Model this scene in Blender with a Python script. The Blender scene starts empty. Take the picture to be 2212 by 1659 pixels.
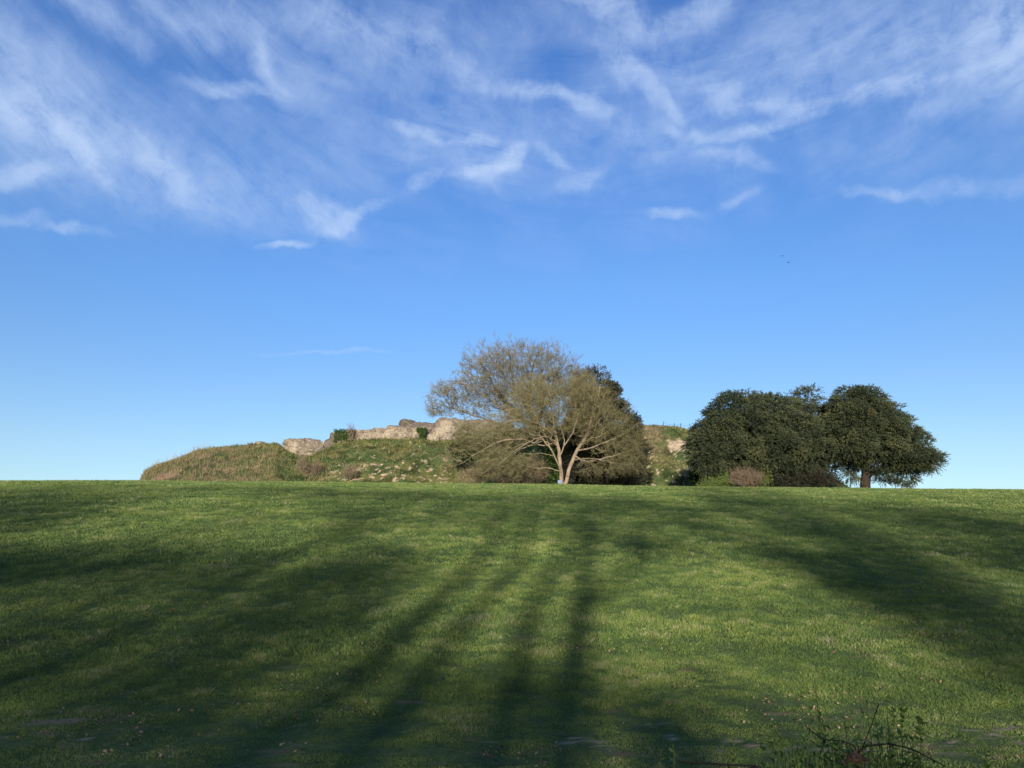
import bpy, math, random
import numpy as np
from mathutils import Vector, Matrix

# ------------------------------------------------------------------ camera, sky, sun, exposure
rng = np.random.default_rng(7)
random.seed(7)
SC = bpy.context.scene
COL = SC.collection
F = 1662.0; CX = 1106.0; CY = 829.5            # focal length and centre for a 2212 x 1659 picture
PITCH = math.atan(0.253); CP, SP = math.cos(PITCH), math.sin(PITCH)
EYE = 1.6
SUN_EL = math.radians(8.8); ANTI = math.radians(5.2)
SUN_TO = np.array([math.sin(ANTI)*math.cos(SUN_EL), math.cos(ANTI)*math.cos(SUN_EL), -math.sin(SUN_EL)])

cam_d = bpy.data.cameras.new('camera'); cam = bpy.data.objects.new('camera', cam_d); COL.objects.link(cam)
cam.location = (0, 0, EYE); cam.rotation_euler = (math.pi/2 + PITCH, 0, 0)
cam_d.sensor_width = 36; cam_d.lens = 36*F/2212; cam_d.clip_start = 0.05; cam_d.clip_end = 6000
SC.camera = cam

def P(px, py, y):
    a = (px-CX)/F; u = (CY-py)/F
    d = np.array([a, CP-u*SP, SP+u*CP]); k = y/d[1]
    return np.array([d[0]*k, y, EYE+d[2]*k])

def azel(px, py):
    a = (px-CX)/F; u = (CY-py)/F
    d = np.array([a, CP-u*SP, SP+u*CP]); d /= np.linalg.norm(d)
    return math.atan2(d[0], d[1]), math.asin(d[2])

sun_d = bpy.data.lights.new('sun', 'SUN'); sun = bpy.data.objects.new('sun', sun_d); COL.objects.link(sun)
sun_d.energy = 4.9; sun_d.angle = math.radians(1.3); sun_d.color = (1.0, 0.88, 0.73)
sun.rotation_euler = Vector((-SUN_TO[0], -SUN_TO[1], -SUN_TO[2])).to_track_quat('Z', 'Y').to_euler()
sun.location = (0, -20, 30)

SC.view_settings.view_transform = 'Standard'; SC.view_settings.look = 'None'
SC.view_settings.exposure = 0.7; SC.view_settings.gamma = 1.0

W = bpy.data.worlds.new('World'); SC.world = W; W.use_nodes = True
nt = W.node_tree; N = nt.nodes; L = nt.links
for n in list(N): N.remove(n)
def wn(t, **k):
    n = N.new(t)
    for a, b in k.items(): setattr(n, a, b)
    return n
def wm(op, a, b=None, c=None, clamp=False):
    n = wn('ShaderNodeMath', operation=op, use_clamp=clamp)
    for i, v in enumerate((a, b, c)):
        if v is None: continue
        if isinstance(v, (int, float)): n.inputs[i].default_value = v
        else: L.new(v, n.inputs[i])
    return n.outputs[0]
sky = wn('ShaderNodeTexSky', sky_type='NISHITA'); sky.sun_disc = False
sky.sun_elevation = SUN_EL; sky.sun_rotation = math.pi + ANTI
sky.air_density = 1.0; sky.dust_density = 0.3; sky.ozone_density = 2.0; sky.altitude = 100
tc = wn('ShaderNodeTexCoord'); sx = wn('ShaderNodeSeparateXYZ'); L.new(tc.outputs['Generated'], sx.inputs[0])
az = wm('ARCTAN2', sx.outputs[0], sx.outputs[1]); el = wm('ARCSINE', sx.outputs[2])
cb = wn('ShaderNodeCombineXYZ'); L.new(az, cb.inputs[0]); L.new(el, cb.inputs[1])
def wnoise(vec, scale, detail, rough=0.55, dist=0.0, color=False):
    n = wn('ShaderNodeTexNoise'); n.inputs['Scale'].default_value = scale; n.inputs['Detail'].default_value = detail
    n.inputs['Roughness'].default_value = rough; n.inputs['Distortion'].default_value = dist
    L.new(vec, n.inputs['Vector']); return n.outputs['Color' if color else 'Fac']
def warp(vec, scale, amt, detail=3):
    c = wnoise(vec, scale, detail, color=True)
    s = wn('ShaderNodeVectorMath', operation='SUBTRACT'); L.new(c, s.inputs[0]); s.inputs[1].default_value = (.5, .5, .5)
    k = wn('ShaderNodeVectorMath', operation='MULTIPLY'); L.new(s.outputs[0], k.inputs[0]); k.inputs[1].default_value = (amt, amt*.8, 0)
    a = wn('ShaderNodeVectorMath', operation='ADD'); L.new(vec, a.inputs[0]); L.new(k.outputs[0], a.inputs[1])
    return a.outputs[0]
v1 = warp(cb.outputs[0], 5.0, 0.05, 2)
v2 = warp(warp(v1, 13.0, 0.045, 3), 45.0, 0.020, 5)
STROKES = [  # cirrus wisps: start, end, half width, strength
 (-80,60,250,270,52,.34),(-40,200,130,265,26,.62),(120,260,205,345,24,.5),(200,330,245,418,13,.5),(-30,388,118,350,17,.62),
 (110,280,330,335,34,.36),(330,330,440,445,20,.42),(250,290,430,345,30,.25),(120,-10,245,62,24,.42),(240,60,330,110,16,.25),
 (280,-10,600,60,50,.26),(562,85,602,185,22,.55),(410,160,560,192,10,.5),(600,150,700,240,40,.26),(640,-10,770,55,34,.42),
 (760,50,910,90,36,.30),(900,90,1090,178,24,.36),(1090,180,1205,190,12,.55),(1195,190,1305,232,12,.55),(850,262,960,300,13,.36),
 (950,300,1070,300,12,.40),(1124,318,1095,362,20,.75),(1092,368,990,384,11,.62),(1095,350,1040,402,20,.45),(890,408,945,378,11,.45),
 (640,462,745,474,24,.30),(700,498,815,448,11,.70),(570,527,655,521,7,.65),(90,478,235,503,9,.45),(-20,457,100,458,8,.25),
 (1210,-10,1330,20,18,.42),(1300,32,1420,62,24,.45),(1420,60,1570,5,18,.52),(1300,98,1375,155,28,.42),(1370,150,1475,235,14,.40),
 (1530,168,1625,222,24,.42),(1600,224,1755,232,14,.50),(1750,230,2060,168,13,.48),(1465,268,1625,297,11,.55),(1615,293,1715,258,9,.48),
 (1560,115,2050,110,85,.32),(1950,40,2260,80,95,.45),(2140,-20,2240,140,62,.75),(2000,195,2260,190,55,.38),(1960,258,2040,228,13,.28),
 (1530,320,1645,356,11,.45),(1570,442,1625,408,11,.32),(1415,450,1505,456,8,.45),(1168,318,1225,358,11,.42),(1198,412,1300,356,12,.26),
 (1830,412,1965,436,8,.32),(1955,430,2240,402,12,.28),(300,405,720,430,62,.20),(450,265,1060,335,78,.17),(700,60,1040,70,70,.20),
 (1240,270,1520,330,40,.16),(-40,250,300,420,95,.14),(620,767,810,764,4,.22),(1500,220,1800,150,60,.2),(20,120,500,330,60,.14),(-60,30,120,330,70,.26),(100,330,620,440,55,.28),(560,20,1000,230,60,.22),(1000,200,1560,310,55,.22),(640,430,780,500,34,.3),(1180,10,1500,120,60,.25),(1500,240,2230,330,60,.16),(880,300,1130,400,48,.28),(240,0,560,60,40,.24),(1150,330,1330,420,46,.18),(1540,330,1640,440,30,.2)]
tot = None
for (x0, y0, x1, y1, w, s) in STROKES:
    a0, e0 = azel(x0, y0); a1, e1 = azel(x1, y1)
    mp = wn('ShaderNodeMapping', vector_type='TEXTURE')
    mp.inputs['Location'].default_value = ((a0+a1)/2, (e0+e1)/2, 0)
    mp.inputs['Rotation'].default_value = (0, 0, math.atan2(e1-e0, a1-a0))
    ln = math.hypot(a1-a0, e1-e0)
    mp.inputs['Scale'].default_value = (ln*0.95, (1.9 if w < 30 else 1.7)*w/F, 1)
    L.new(v2, mp.inputs['Vector'])
    le = wn('ShaderNodeVectorMath', operation='LENGTH'); L.new(mp.outputs[0], le.inputs[0])
    mr = wn('ShaderNodeMapRange', interpolation_type='SMOOTHERSTEP'); L.new(le.outputs['Value'], mr.inputs['Value'])
    mr.inputs['From Min'].default_value = 1.15; mr.inputs['From Max'].default_value = 0.0
    mr.inputs['To Min'].default_value = 0.0; mr.inputs['To Max'].default_value = s*(1.5 if w < 30 else 1.15)
    tot = mr.outputs[0] if tot is None else wm('ADD', tot, mr.outputs[0])
# fibres drawn out along the high wind, which swings round across the sky
sv = wn('ShaderNodeSeparateXYZ'); L.new(v1, sv.inputs[0])
sv2 = wn('ShaderNodeSeparateXYZ'); L.new(v2, sv2.inputs[0])
def stream(sep, kx, ky):
    a = wm('SUBTRACT', sep.outputs[0], 0.2)
    st = wm('SUBTRACT', sep.outputs[1], wm('MULTIPLY', wm('MULTIPLY', a, a), 0.36))
    c = wn('ShaderNodeCombineXYZ'); L.new(wm('MULTIPLY', sep.outputs[0], kx), c.inputs[0]); L.new(wm('MULTIPLY', st, ky), c.inputs[1]); return c.outputs[0]
fib = wnoise(stream(sv, 4.5, 19.0), 1.0, 8, 0.62, 0.7)
fine_ = wnoise(stream(sv2, 14.0, 48.0), 1.0, 7, 0.68, 0.5)
big = wnoise(v1, 7.0, 7, 0.62, 0.3)
puff = wnoise(v2, 24.0, 8, 0.68, 0.2)
fb = wm('MULTIPLY_ADD', fib, 3.4, -1.2, clamp=True)
bg = wm('MULTIPLY_ADD', big, 3.0, -1.0, clamp=True)
fine = wm('MULTIPLY_ADD', fine_, 3.0, -1.0, clamp=True)
pf = wm('MULTIPLY_ADD', puff, 3.0, -1.0, clamp=True)
mod = wm('ADD', wm('ADD', wm('MULTIPLY', fb, .36), wm('MULTIPLY', wm('MULTIPLY', fine, bg), .50)), wm('MULTIPLY_ADD', pf, .62, .02))
dens = wm('MULTIPLY', tot, mod)
# faint veil everywhere high up, so the rest of the sky is not empty
veil = wm('MULTIPLY', wm('MULTIPLY', bg, fb), wn('ShaderNodeMapRange').outputs[0])
vm = veil.node.inputs[1].links[0].from_node; L.new(el, vm.inputs['Value'])
vm.inputs['From Min'].default_value = .33; vm.inputs['From Max'].default_value = .60; vm.inputs['To Max'].default_value = .38
dens = wm('ADD', dens, veil)
dens = wm('SUBTRACT', 1.0, wm('POWER', 2.718, wm('MULTIPLY', dens, -1.0)), clamp=True)
tint = wn('ShaderNodeMix', data_type='RGBA', blend_type='MULTIPLY'); tint.inputs[0].default_value = 1
L.new(sky.outputs[0], tint.inputs[6])
tr_ = wn('ShaderNodeValToRGB'); L.new(wm('MULTIPLY', el, 1.0), tr_.inputs[0])       # clear spring air: deeper blue overhead, paler low down
TS = [(0.0, (.95, .98, 1.08)), (.15, (.92, .99, 1.16)), (.26, (.78, .96, 1.27)), (.36, (.72, .99, 1.41)), (.62, (.58, .91, 1.50)), (1.0, (.50, .80, 1.5))]
while len(tr_.color_ramp.elements) < len(TS): tr_.color_ramp.elements.new(.5)
for e_, (p_, c_) in zip(tr_.color_ramp.elements, TS): e_.position = p_; e_.color = (*c_, 1)
L.new(tr_.outputs[0], tint.inputs[7])
TINT = tint
cl = wn('ShaderNodeMix', data_type='RGBA'); L.new(dens, cl.inputs[0]); L.new(tint.outputs[2], cl.inputs[6])
cl.inputs[7].default_value = (3.1, 4.0, 5.6, 1)
CLOUD = cl
bgn = wn('ShaderNodeBackground'); bgn.inputs['Strength'].default_value = 0.108; L.new(cl.outputs[2], bgn.inputs['Color'])
wo = wn('ShaderNodeOutputWorld'); L.new(bgn.outputs[0], wo.inputs[0])

# ------------------------------------------------------------------ helpers
def _hash(ix, iy, iz, seed):
    h = (ix.astype(np.int64)*374761393 + iy.astype(np.int64)*668265263 + iz.astype(np.int64)*2147483647 + seed*1274126177) & 0xffffffff
    h = ((h ^ (h >> 13))*1274126177) & 0xffffffff
    h = h ^ (h >> 16)
    return (h & 0xffffff)/float(0xffffff)
def vnoise(x, y, z=None, seed=0):
    x = np.asarray(x, float); y = np.asarray(y, float)
    z = np.zeros_like(x) if z is None else np.asarray(z, float)
    ix, iy, iz = np.floor(x), np.floor(y), np.floor(z)
    fx, fy, fz = x-ix, y-iy, z-iz
    fx = fx*fx*(3-2*fx); fy = fy*fy*(3-2*fy); fz = fz*fz*(3-2*fz)
    r = 0
    for a in (0, 1):
        for b in (0, 1):
            for c in (0, 1):
                w = (fx if a else 1-fx)*(fy if b else 1-fy)*(fz if c else 1-fz)
                r = r + w*_hash(ix+a, iy+b, iz+c, seed)
    return r*2-1
def fbm(x, y, z=None, oct=4, seed=0, gain=.5):
    r = 0; a = 1; s = 0; k = 1
    for o in range(oct):
        r = r + a*vnoise(np.asarray(x)*k, np.asarray(y)*k, None if z is None else np.asarray(z)*k, seed+o*17); s += a; a *= gain; k *= 2.03
    return r/s
def interp(x, pts):
    xs, ys = zip(*pts); return np.interp(x, xs, ys)
def unit(v): return v/np.maximum(np.linalg.norm(v, axis=-1, keepdims=True), 1e-9)

def tag(o, label=None, cat=None, group=None, kind=None):
    if label: o['label'] = label
    if cat: o['category'] = cat
    if group: o['group'] = group
    if kind: o['kind'] = kind
    return o
def empty(name, loc, label=None, cat=None, group=None):
    o = bpy.data.objects.new(name, None); COL.objects.link(o); o.location = tuple(float(c) for c in loc); o.empty_display_size = .3
    return tag(o, label, cat, group)

class MB:
    """collects vertices and faces as arrays and links them as ONE mesh object"""
    def __init__(s): s.v = []; s.f = []; s.c = []; s.n = 0; s.col = []
    def add(s, V, Fc, rnd=None, col=None):
        V = np.asarray(V, np.float32).reshape(-1, 3); Fc = np.asarray(Fc, np.int64)
        s.v.append(V); s.f.append(Fc+s.n); s.n += len(V)
        s.c.append(np.full(len(Fc), .5, np.float32) if rnd is None else np.broadcast_to(np.asarray(rnd, np.float32), (len(Fc),)))
        s.col.append(None if col is None else np.asarray(col, np.float32))
    def build(s, name, mat, parent=None, smooth=False, org=None):
        me = bpy.data.meshes.new(name)
        V = np.concatenate(s.v); org = np.zeros(3) if org is None else np.asarray(org, float)
        if parent is not None: org = np.array(parent.matrix_basis.translation) if parent.parent is None else np.array(parent.parent.matrix_basis.translation)
        V = (V-org).astype(np.float32)
        nf = sum(len(f) for f in s.f); loops = np.concatenate([f.ravel() for f in s.f]).astype(np.int32)
        sizes = np.concatenate([np.full(len(f), f.shape[1]) for f in s.f]).astype(np.int32)
        me.vertices.add(len(V)); me.vertices.foreach_set('co', V.ravel())
        me.loops.add(len(loops)); me.loops.foreach_set('vertex_index', loops)
        me.polygons.add(nf); me.polygons.foreach_set('loop_start', np.concatenate([[0], np.cumsum(sizes)[:-1]]).astype(np.int32))
        try: me.polygons.foreach_set('loop_total', sizes)
        except Exception: pass
        me.polygons.foreach_set('use_smooth', np.full(nf, smooth))
        at = me.attributes.new('rnd', 'FLOAT', 'FACE'); at.data.foreach_set('value', np.concatenate(s.c).astype(np.float32))
        if s.col[0] is not None:
            at = me.attributes.new('tone', 'FLOAT_COLOR', 'POINT')
            cc = np.concatenate(s.col); cc = np.concatenate([cc, np.ones((len(cc), 1))], 1).astype(np.float32)
            at.data.foreach_set('color', cc.ravel())
        me.update(calc_edges=True); me.validate()
        me.materials.append(mat)
        o = bpy.data.objects.new(name, me); COL.objects.link(o)
        if parent is None: o.location = tuple(float(c) for c in org)
        else: o.parent = parent
        return o

def tubes(mb, A, B, ra, rb, k=4, rnd=None):
    A = np.asarray(A, float); B = np.asarray(B, float); n = len(A)
    if n == 0: return
    ra = np.broadcast_to(ra, (n,)); rb = np.broadcast_to(rb, (n,))
    d = unit(B-A); h = np.where(np.abs(d[:, 2:3]) > .9, np.array([[1., 0, 0]]), np.array([[0, 0, 1.]]))
    u = unit(np.cross(d, h)); w = np.cross(d, u)
    t = np.arange(k)*2*np.pi/k
    ring = u[:, None]*np.cos(t)[None, :, None] + w[:, None]*np.sin(t)[None, :, None]
    V = np.concatenate([A[:, None]+ring*ra[:, None, None], B[:, None]+ring*rb[:, None, None]], 1)
    i = np.arange(k); j = (i+1) % k
    f = np.stack([i, j, j+k, i+k], 1)
    Fc = (f[None]+(np.arange(n)*2*k)[:, None, None]).reshape(-1, 4)
    r = None if rnd is None else np.repeat(np.broadcast_to(rnd, (n,)), k)
    mb.add(V, Fc, r)

def leaves(mb, C, D, length, width, rnd=None, fold=.25, quad=True):
    """small pointed leaf faces: base C, direction D"""
    C = np.asarray(C, float); n = len(C); D = unit(D)
    r = rng.normal(size=(n, 3)); S = unit(np.cross(D, r)); U = np.cross(S, D)
    length = np.broadcast_to(length, (n,))[:, None]; width = np.broadcast_to(width, (n,))[:, None]
    tip = C+D*length; mid = C+D*length*.45
    a = mid+S*width*.5+U*width*fold; b = mid-S*width*.5+U*width*fold
    V = np.stack([C, a, tip, b], 1)
    Fc = (np.array([[0, 1, 2, 3]])[None]+(np.arange(n)*4)[:, None, None]).reshape(-1, 4)
    mb.add(V, Fc, rng.random(n) if rnd is None else rnd)

# ------------------------------------------------------------------ materials
def mat(name, rough=.8, spec=.2):
    m = bpy.data.materials.new(name); m.use_nodes = True
    b = m.node_tree.nodes['Principled BSDF']; b.inputs['Roughness'].default_value = rough
    b.inputs['Specular IOR Level'].default_value = spec
    return m, m.node_tree, b
def ramp(nt, fac, stops):
    r = nt.nodes.new('ShaderNodeValToRGB'); nt.links.new(fac, r.inputs[0])
    while len(r.color_ramp.elements) < len(stops): r.color_ramp.elements.new(.5)
    for e, (p, c) in zip(r.color_ramp.elements, stops): e.position = p; e.color = (*c, 1)
    return r.outputs[0]
def noise(nt, scale, detail=4, rough=.55, vec=None, stretch=None):
    n = nt.nodes.new('ShaderNodeTexNoise'); n.inputs['Scale'].default_value = scale; n.inputs['Detail'].default_value = detail; n.inputs['Roughness'].default_value = rough
    g = nt.nodes.new('ShaderNodeNewGeometry'); src = g.outputs['Position']
    if stretch:
        m = nt.nodes.new('ShaderNodeMapping'); m.inputs['Scale'].default_value = stretch; nt.links.new(src, m.inputs[0]); src = m.outputs[0]
    nt.links.new(src, n.inputs['Vector']); return n
def mixc(nt, fac, a, b, mode='MIX'):
    m = nt.nodes.new('ShaderNodeMix'); m.data_type = 'RGBA'; m.blend_type = mode
    for i, v in ((0, fac), (6, a), (7, b)):
        if isinstance(v, (int, float)): m.inputs[i].default_value = v
        elif isinstance(v, tuple): m.inputs[i].default_value = (*v, 1)
        else: nt.links.new(v, m.inputs[i])
    return m.outputs[2]
def attr(nt, name, out='Fac'):
    a = nt.nodes.new('ShaderNodeAttribute'); a.attribute_name = name; return a.outputs[out]
def bump(nt, b, h, strength, dist):
    n = nt.nodes.new('ShaderNodeBump'); n.inputs['Strength'].default_value = strength; n.inputs['Distance'].default_value = dist
    nt.links.new(h, n.inputs['Height']); nt.links.new(n.outputs[0], b.inputs['Normal'])

def leaf_mat(name, stops, trans=.3, patch=None, scale=.5, rough=.6, spec=.25):
    m, t, b = mat(name, rough, spec)
    c = ramp(t, attr(t, 'rnd'), stops)
    if patch: c = mixc(t, ramp(t, noise(t, scale, 3).outputs[0], [(.35, (0, 0, 0)), (.65, (1, 1, 1))]), c, mixc(t, 1.0, c, patch, 'MULTIPLY'))
    t.links.new(c, b.inputs['Base Color'])
    if trans:
        tr = t.nodes.new('ShaderNodeBsdfTranslucent'); t.links.new(c, tr.inputs[0])
        mx = t.nodes.new('ShaderNodeMixShader'); mx.inputs[0].default_value = trans
        o = t.nodes['Material Output']; t.links.new(b.outputs[0], mx.inputs[1]); t.links.new(tr.outputs[0], mx.inputs[2]); t.links.new(mx.outputs[0], o.inputs[0])
    return m
def bark_mat(name, c0, c1, scale=3):
    m, t, b = mat(name, .9, .1)
    n = noise(t, scale, 6, .65, stretch=(1, 1, .35))
    t.links.new(ramp(t, n.outputs[0], [(.3, c0), (.7, c1)]), b.inputs['Base Color'])
    n2 = noise(t, 14, 5, .7, stretch=(1, 1, .25)); bump(t, b, n2.outputs[0], .8, .03)
    return m

# meadow ground
def meadow_mat():
    m, t, b = mat('meadow_turf', .95, .1)
    n1 = noise(t, .35, 5, .6); n2 = noise(t, 3.5, 5, .7); n3 = noise(t, 30, 3, .7)
    g = ramp(t, n1.outputs[0], [(.3, (.058, .090, .032)), (.5, (.082, .125, .042)), (.72, (.115, .15, .055))])
    g = mixc(t, .75, g, ramp(t, n2.outputs[0], [(.3, (.45, .5, .45)), (.5, (.9, .9, .9)), (.75, (1.6, 1.45, 1.3))]), 'MULTIPLY')
    g = mixc(t, .8, g, ramp(t, n3.outputs[0], [(.3, (.4, .4, .4)), (.7, (1.5, 1.5, 1.4))]), 'MULTIPLY')
    e = attr(t, 'tone', 'Color')                    # where the turf is worn to soil or chalk: red = soil, green = chalk
    s = t.nodes.new('ShaderNodeSeparateColor'); t.links.new(e, s.inputs[0])
    nn = noise(t, 9, 5, .7)
    soil = mixc(t, nn.outputs[0], (.13, .092, .045), (.27, .195, .105))
    chalk = mixc(t, nn.outputs[0], (.24, .19, .12), (.48, .38, .26))
    g = mixc(t, s.outputs[0], g, soil); g = mixc(t, s.outputs[1], g, chalk)
    t.links.new(g, b.inputs['Base Color'])
    bump(t, b, noise(t, 12, 6, .75).outputs[0], .9, .06)
    return m
M = {}
M['meadow'] = meadow_mat()
M['grass'] = leaf_mat('grass_blades', [(0, (.075, .125, .044)), (.45, (.160, .236, .056)), (.8, (.245, .31, .070)), (.93, (.30, .33, .12)), (1, (.42, .37, .22))], .35, (.58, .68, .72), .45, .55)
M['litter'] = leaf_mat('dead_leaves', [(0, (.06, .036, .025)), (.4, (.22, .13, .075)), (.75, (.30, .22, .135)), (1, (.35, .27, .165))], .2)
M['dock'] = leaf_mat('dock_leaves', [(0, (.06, .12, .035)), (1, (.13, .21, .055))], .3)
M['yew'] = leaf_mat('yew_needles', [(0, (.010, .018, .012)), (.45, (.036, .050, .026)), (.85, (.072, .086, .038)), (1, (.11, .115, .05))], .10, (.8, .85, .9), .35)
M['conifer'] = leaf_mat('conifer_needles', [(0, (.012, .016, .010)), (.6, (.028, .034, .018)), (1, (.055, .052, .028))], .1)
M['bud'] = leaf_mat('spring_buds', [(0, (.115, .10, .042)), (.5, (.175, .16, .062)), (1, (.24, .235, .085))], .3)
M['bud2'] = leaf_mat('young_buds', [(0, (.13, .12, .065)), (1, (.20, .205, .10))], .3)
M['ivy'] = leaf_mat('ivy_leaves', [(0, (.020, .045, .014)), (.6, (.045, .090, .022)), (1, (.095, .15, .035))], .2)
M['bright'] = leaf_mat('fresh_leaves', [(0, (.08, .12, .03)), (1, (.15, .20, .05))], .3)
M['brown'] = leaf_mat('dry_bramble_leaves', [(0, (.08, .055, .035)), (.6, (.15, .11, .065)), (1, (.17, .17, .07))], .2)
M['weed'] = leaf_mat('weed_leaves', [(0, (.045, .09, .02)), (.6, (.085, .15, .035)), (1, (.16, .24, .05))], .3)
M['wood_leaf'] = leaf_mat('woodland_leaves', [(0, (.05, .08, .02)), (1, (.10, .14, .04))], .15)
M['bark_a'] = bark_mat('grey_bark', (.09, .07, .05), (.20, .16, .12))
M['bark_b'] = bark_mat('pale_bark', (.13, .105, .072), (.30, .24, .175))
M['twig_b'] = bark_mat('olive_twigs', (.10, .09, .05), (.20, .182, .105))
M['twig_a'] = bark_mat('grey_twigs', (.095, .086, .062), (.195, .178, .125))
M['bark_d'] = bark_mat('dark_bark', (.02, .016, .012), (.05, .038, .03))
M['bark_k'] = bark_mat('dark_canes_and_shade', (.012, .010, .010), (.03, .025, .022))  # dark canes; the same near black paints the shade under the yews
M['thicket'] = bark_mat('thicket_twigs', (.10, .075, .055), (.22, .17, .12))
M['stalk'] = bark_mat('dead_stalks', (.13, .095, .055), (.25, .19, .12))
M['stem'] = bark_mat('green_stems', (.07, .10, .03), (.12, .15, .05), 20)

# ------------------------------------------------------------------ terrain
CREST = [(-600, 1036), (0, 1040), (300, 1040), (700, 1043), (1106, 1047), (1400, 1052), (1700, 1055), (2212, 1060), (2800, 1066)]
YC = 70.0
zc0 = P(1106, 1047, YC)[2]; sc0 = (zc0-EYE)/YC
yy = np.linspace(-600, 1500, 42001)
def slope_tab(s1):
    return np.interp(yy, [-600, 6.5, 13, 30, YC, 86, 160, 260, 420, 1500], [0, 0, s1, s1*.97, sc0, .0, 0, -.10, -.02, 0])
lo, hi = .1, .4
for _ in range(40):
    s1 = (lo+hi)/2; z = np.cumsum(slope_tab(s1))*(yy[1]-yy[0]); z -= np.interp(0, yy, z)
    if np.interp(YC, yy, z) < zc0: lo = s1
    else: hi = s1
ZT = z
def crest_K(x):
    px = CX+F*np.asarray(x)/(YC*1.0015); c = interp(px, CREST)
    u = (CY-c)/F; zr = EYE+(SP+u*CP)/(CP-u*SP)*YC
    return zr/zc0
def H0(x, y):
    return np.interp(y, yy, ZT)*crest_K(x)
def H(x, y):
    x = np.asarray(x, float); y = np.asarray(y, float)
    near = np.clip((y-3)/6, .15, 1)
    return H0(x, y) + near*(fbm(x*.22, y*.16, oct=2, seed=3)*.09*np.clip((75-y)/30, .25, 1) + fbm(x*1.4, y*1.1, oct=3, seed=9)*.04)

def worn(x, y):
    """bare soil and chalk in the turf"""
    n = fbm(x*1.1, y*3.0, oct=4, seed=31); n2 = fbm(x*.45, y*.9, oct=3, seed=44); n3 = fbm(x*4, y*7, oct=2, seed=45)
    path = np.exp(-((y-8.35-.02*x)/.75)**2)
    nf = fbm(x*5.5, y*15., oct=3, seed=33)
    chalk = np.clip((nf*1.1+n*.35-.41+.22*np.clip((x-1.5)/3, -1, 1))*5, 0, 1)*path*np.clip((n2+.45)*3, 0, 1)
    soil = np.clip((fbm(x*2.6, y*4.0, oct=4, seed=61)-.40)*8, 0, 1)*np.clip((17-y)/6, 0, 1)*.85
    def spot(px, py, rx, ry):
        q = ground_at(px, py); return np.clip(1.3-np.sqrt(((x-q[0])/rx)**2+((y-q[1])/ry)**2)+n3*.5+n*.3, 0, 1)
    for s in SPOTS: sp_ = np.clip(spot(*s)*2, 0, 1); soil = np.maximum(soil, sp_); chalk = np.maximum(chalk, sp_*.3)
    return soil, chalk
def ground_at(px, py):
    a = (px-CX)/F; u = (CY-py)/F; d = np.array([a, CP-u*SP, SP+u*CP])
    ys = np.linspace(2, 90, 4000); k = ys/d[1]; z = EYE+d[2]*k; h = H0(d[0]*k, ys)
    i = np.argmax(z < h) if (z < h).any() else len(ys)-1
    return np.array([d[0]*k[i], ys[i], h[i]])
SPOTS = [(95, 1577, .26, .13), (150, 1574, .16, .10)]

def grid_coords(a0, a1, fine, far0, far1, g=1.18):
    c = list(np.arange(a0, a1, fine)); s = fine; x = c[-1]
    while x < far1: s *= g; x += s; c.append(x)
    s = fine; x = a0; pre = []
    while x > far0: s *= g; x -= s; pre.append(x)
    return np.array(pre[::-1]+c)
gx = grid_coords(-52, 52, .28, -1500, 1500); gy = grid_coords(5, 78, .22, -600, 1400)
gx = np.unique(np.round(np.concatenate([gx[np.abs(gx) > 8.5], np.arange(-8.5, 8.51, .085)]), 4)); gy = np.unique(np.round(np.concatenate([gy[(gy < 6.4) | (gy > 12)], np.arange(6.4, 12, .055)]), 4))
X, Y = np.meshgrid(gx, gy); Z = H(X, Y)
far = (np.abs(X) > 120) | (Y > 260) | (Y < -80); Z = np.where(far, H0(X, Y), Z)
so, ch = worn(X.ravel(), Y.ravel())
nx, ny = len(gx), len(gy); ii = np.arange(ny-1)[:, None]*nx+np.arange(nx-1)[None]; q = np.stack([ii, ii+1, ii+nx+1, ii+nx], -1).reshape(-1, 4)
mb = MB(); mb.add(np.stack([X, Y, Z], -1), q, None, np.stack([so, ch, so*0], 1))
ground = mb.build('ground', M['meadow'], smooth=True); tag(ground, kind='structure')

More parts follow.
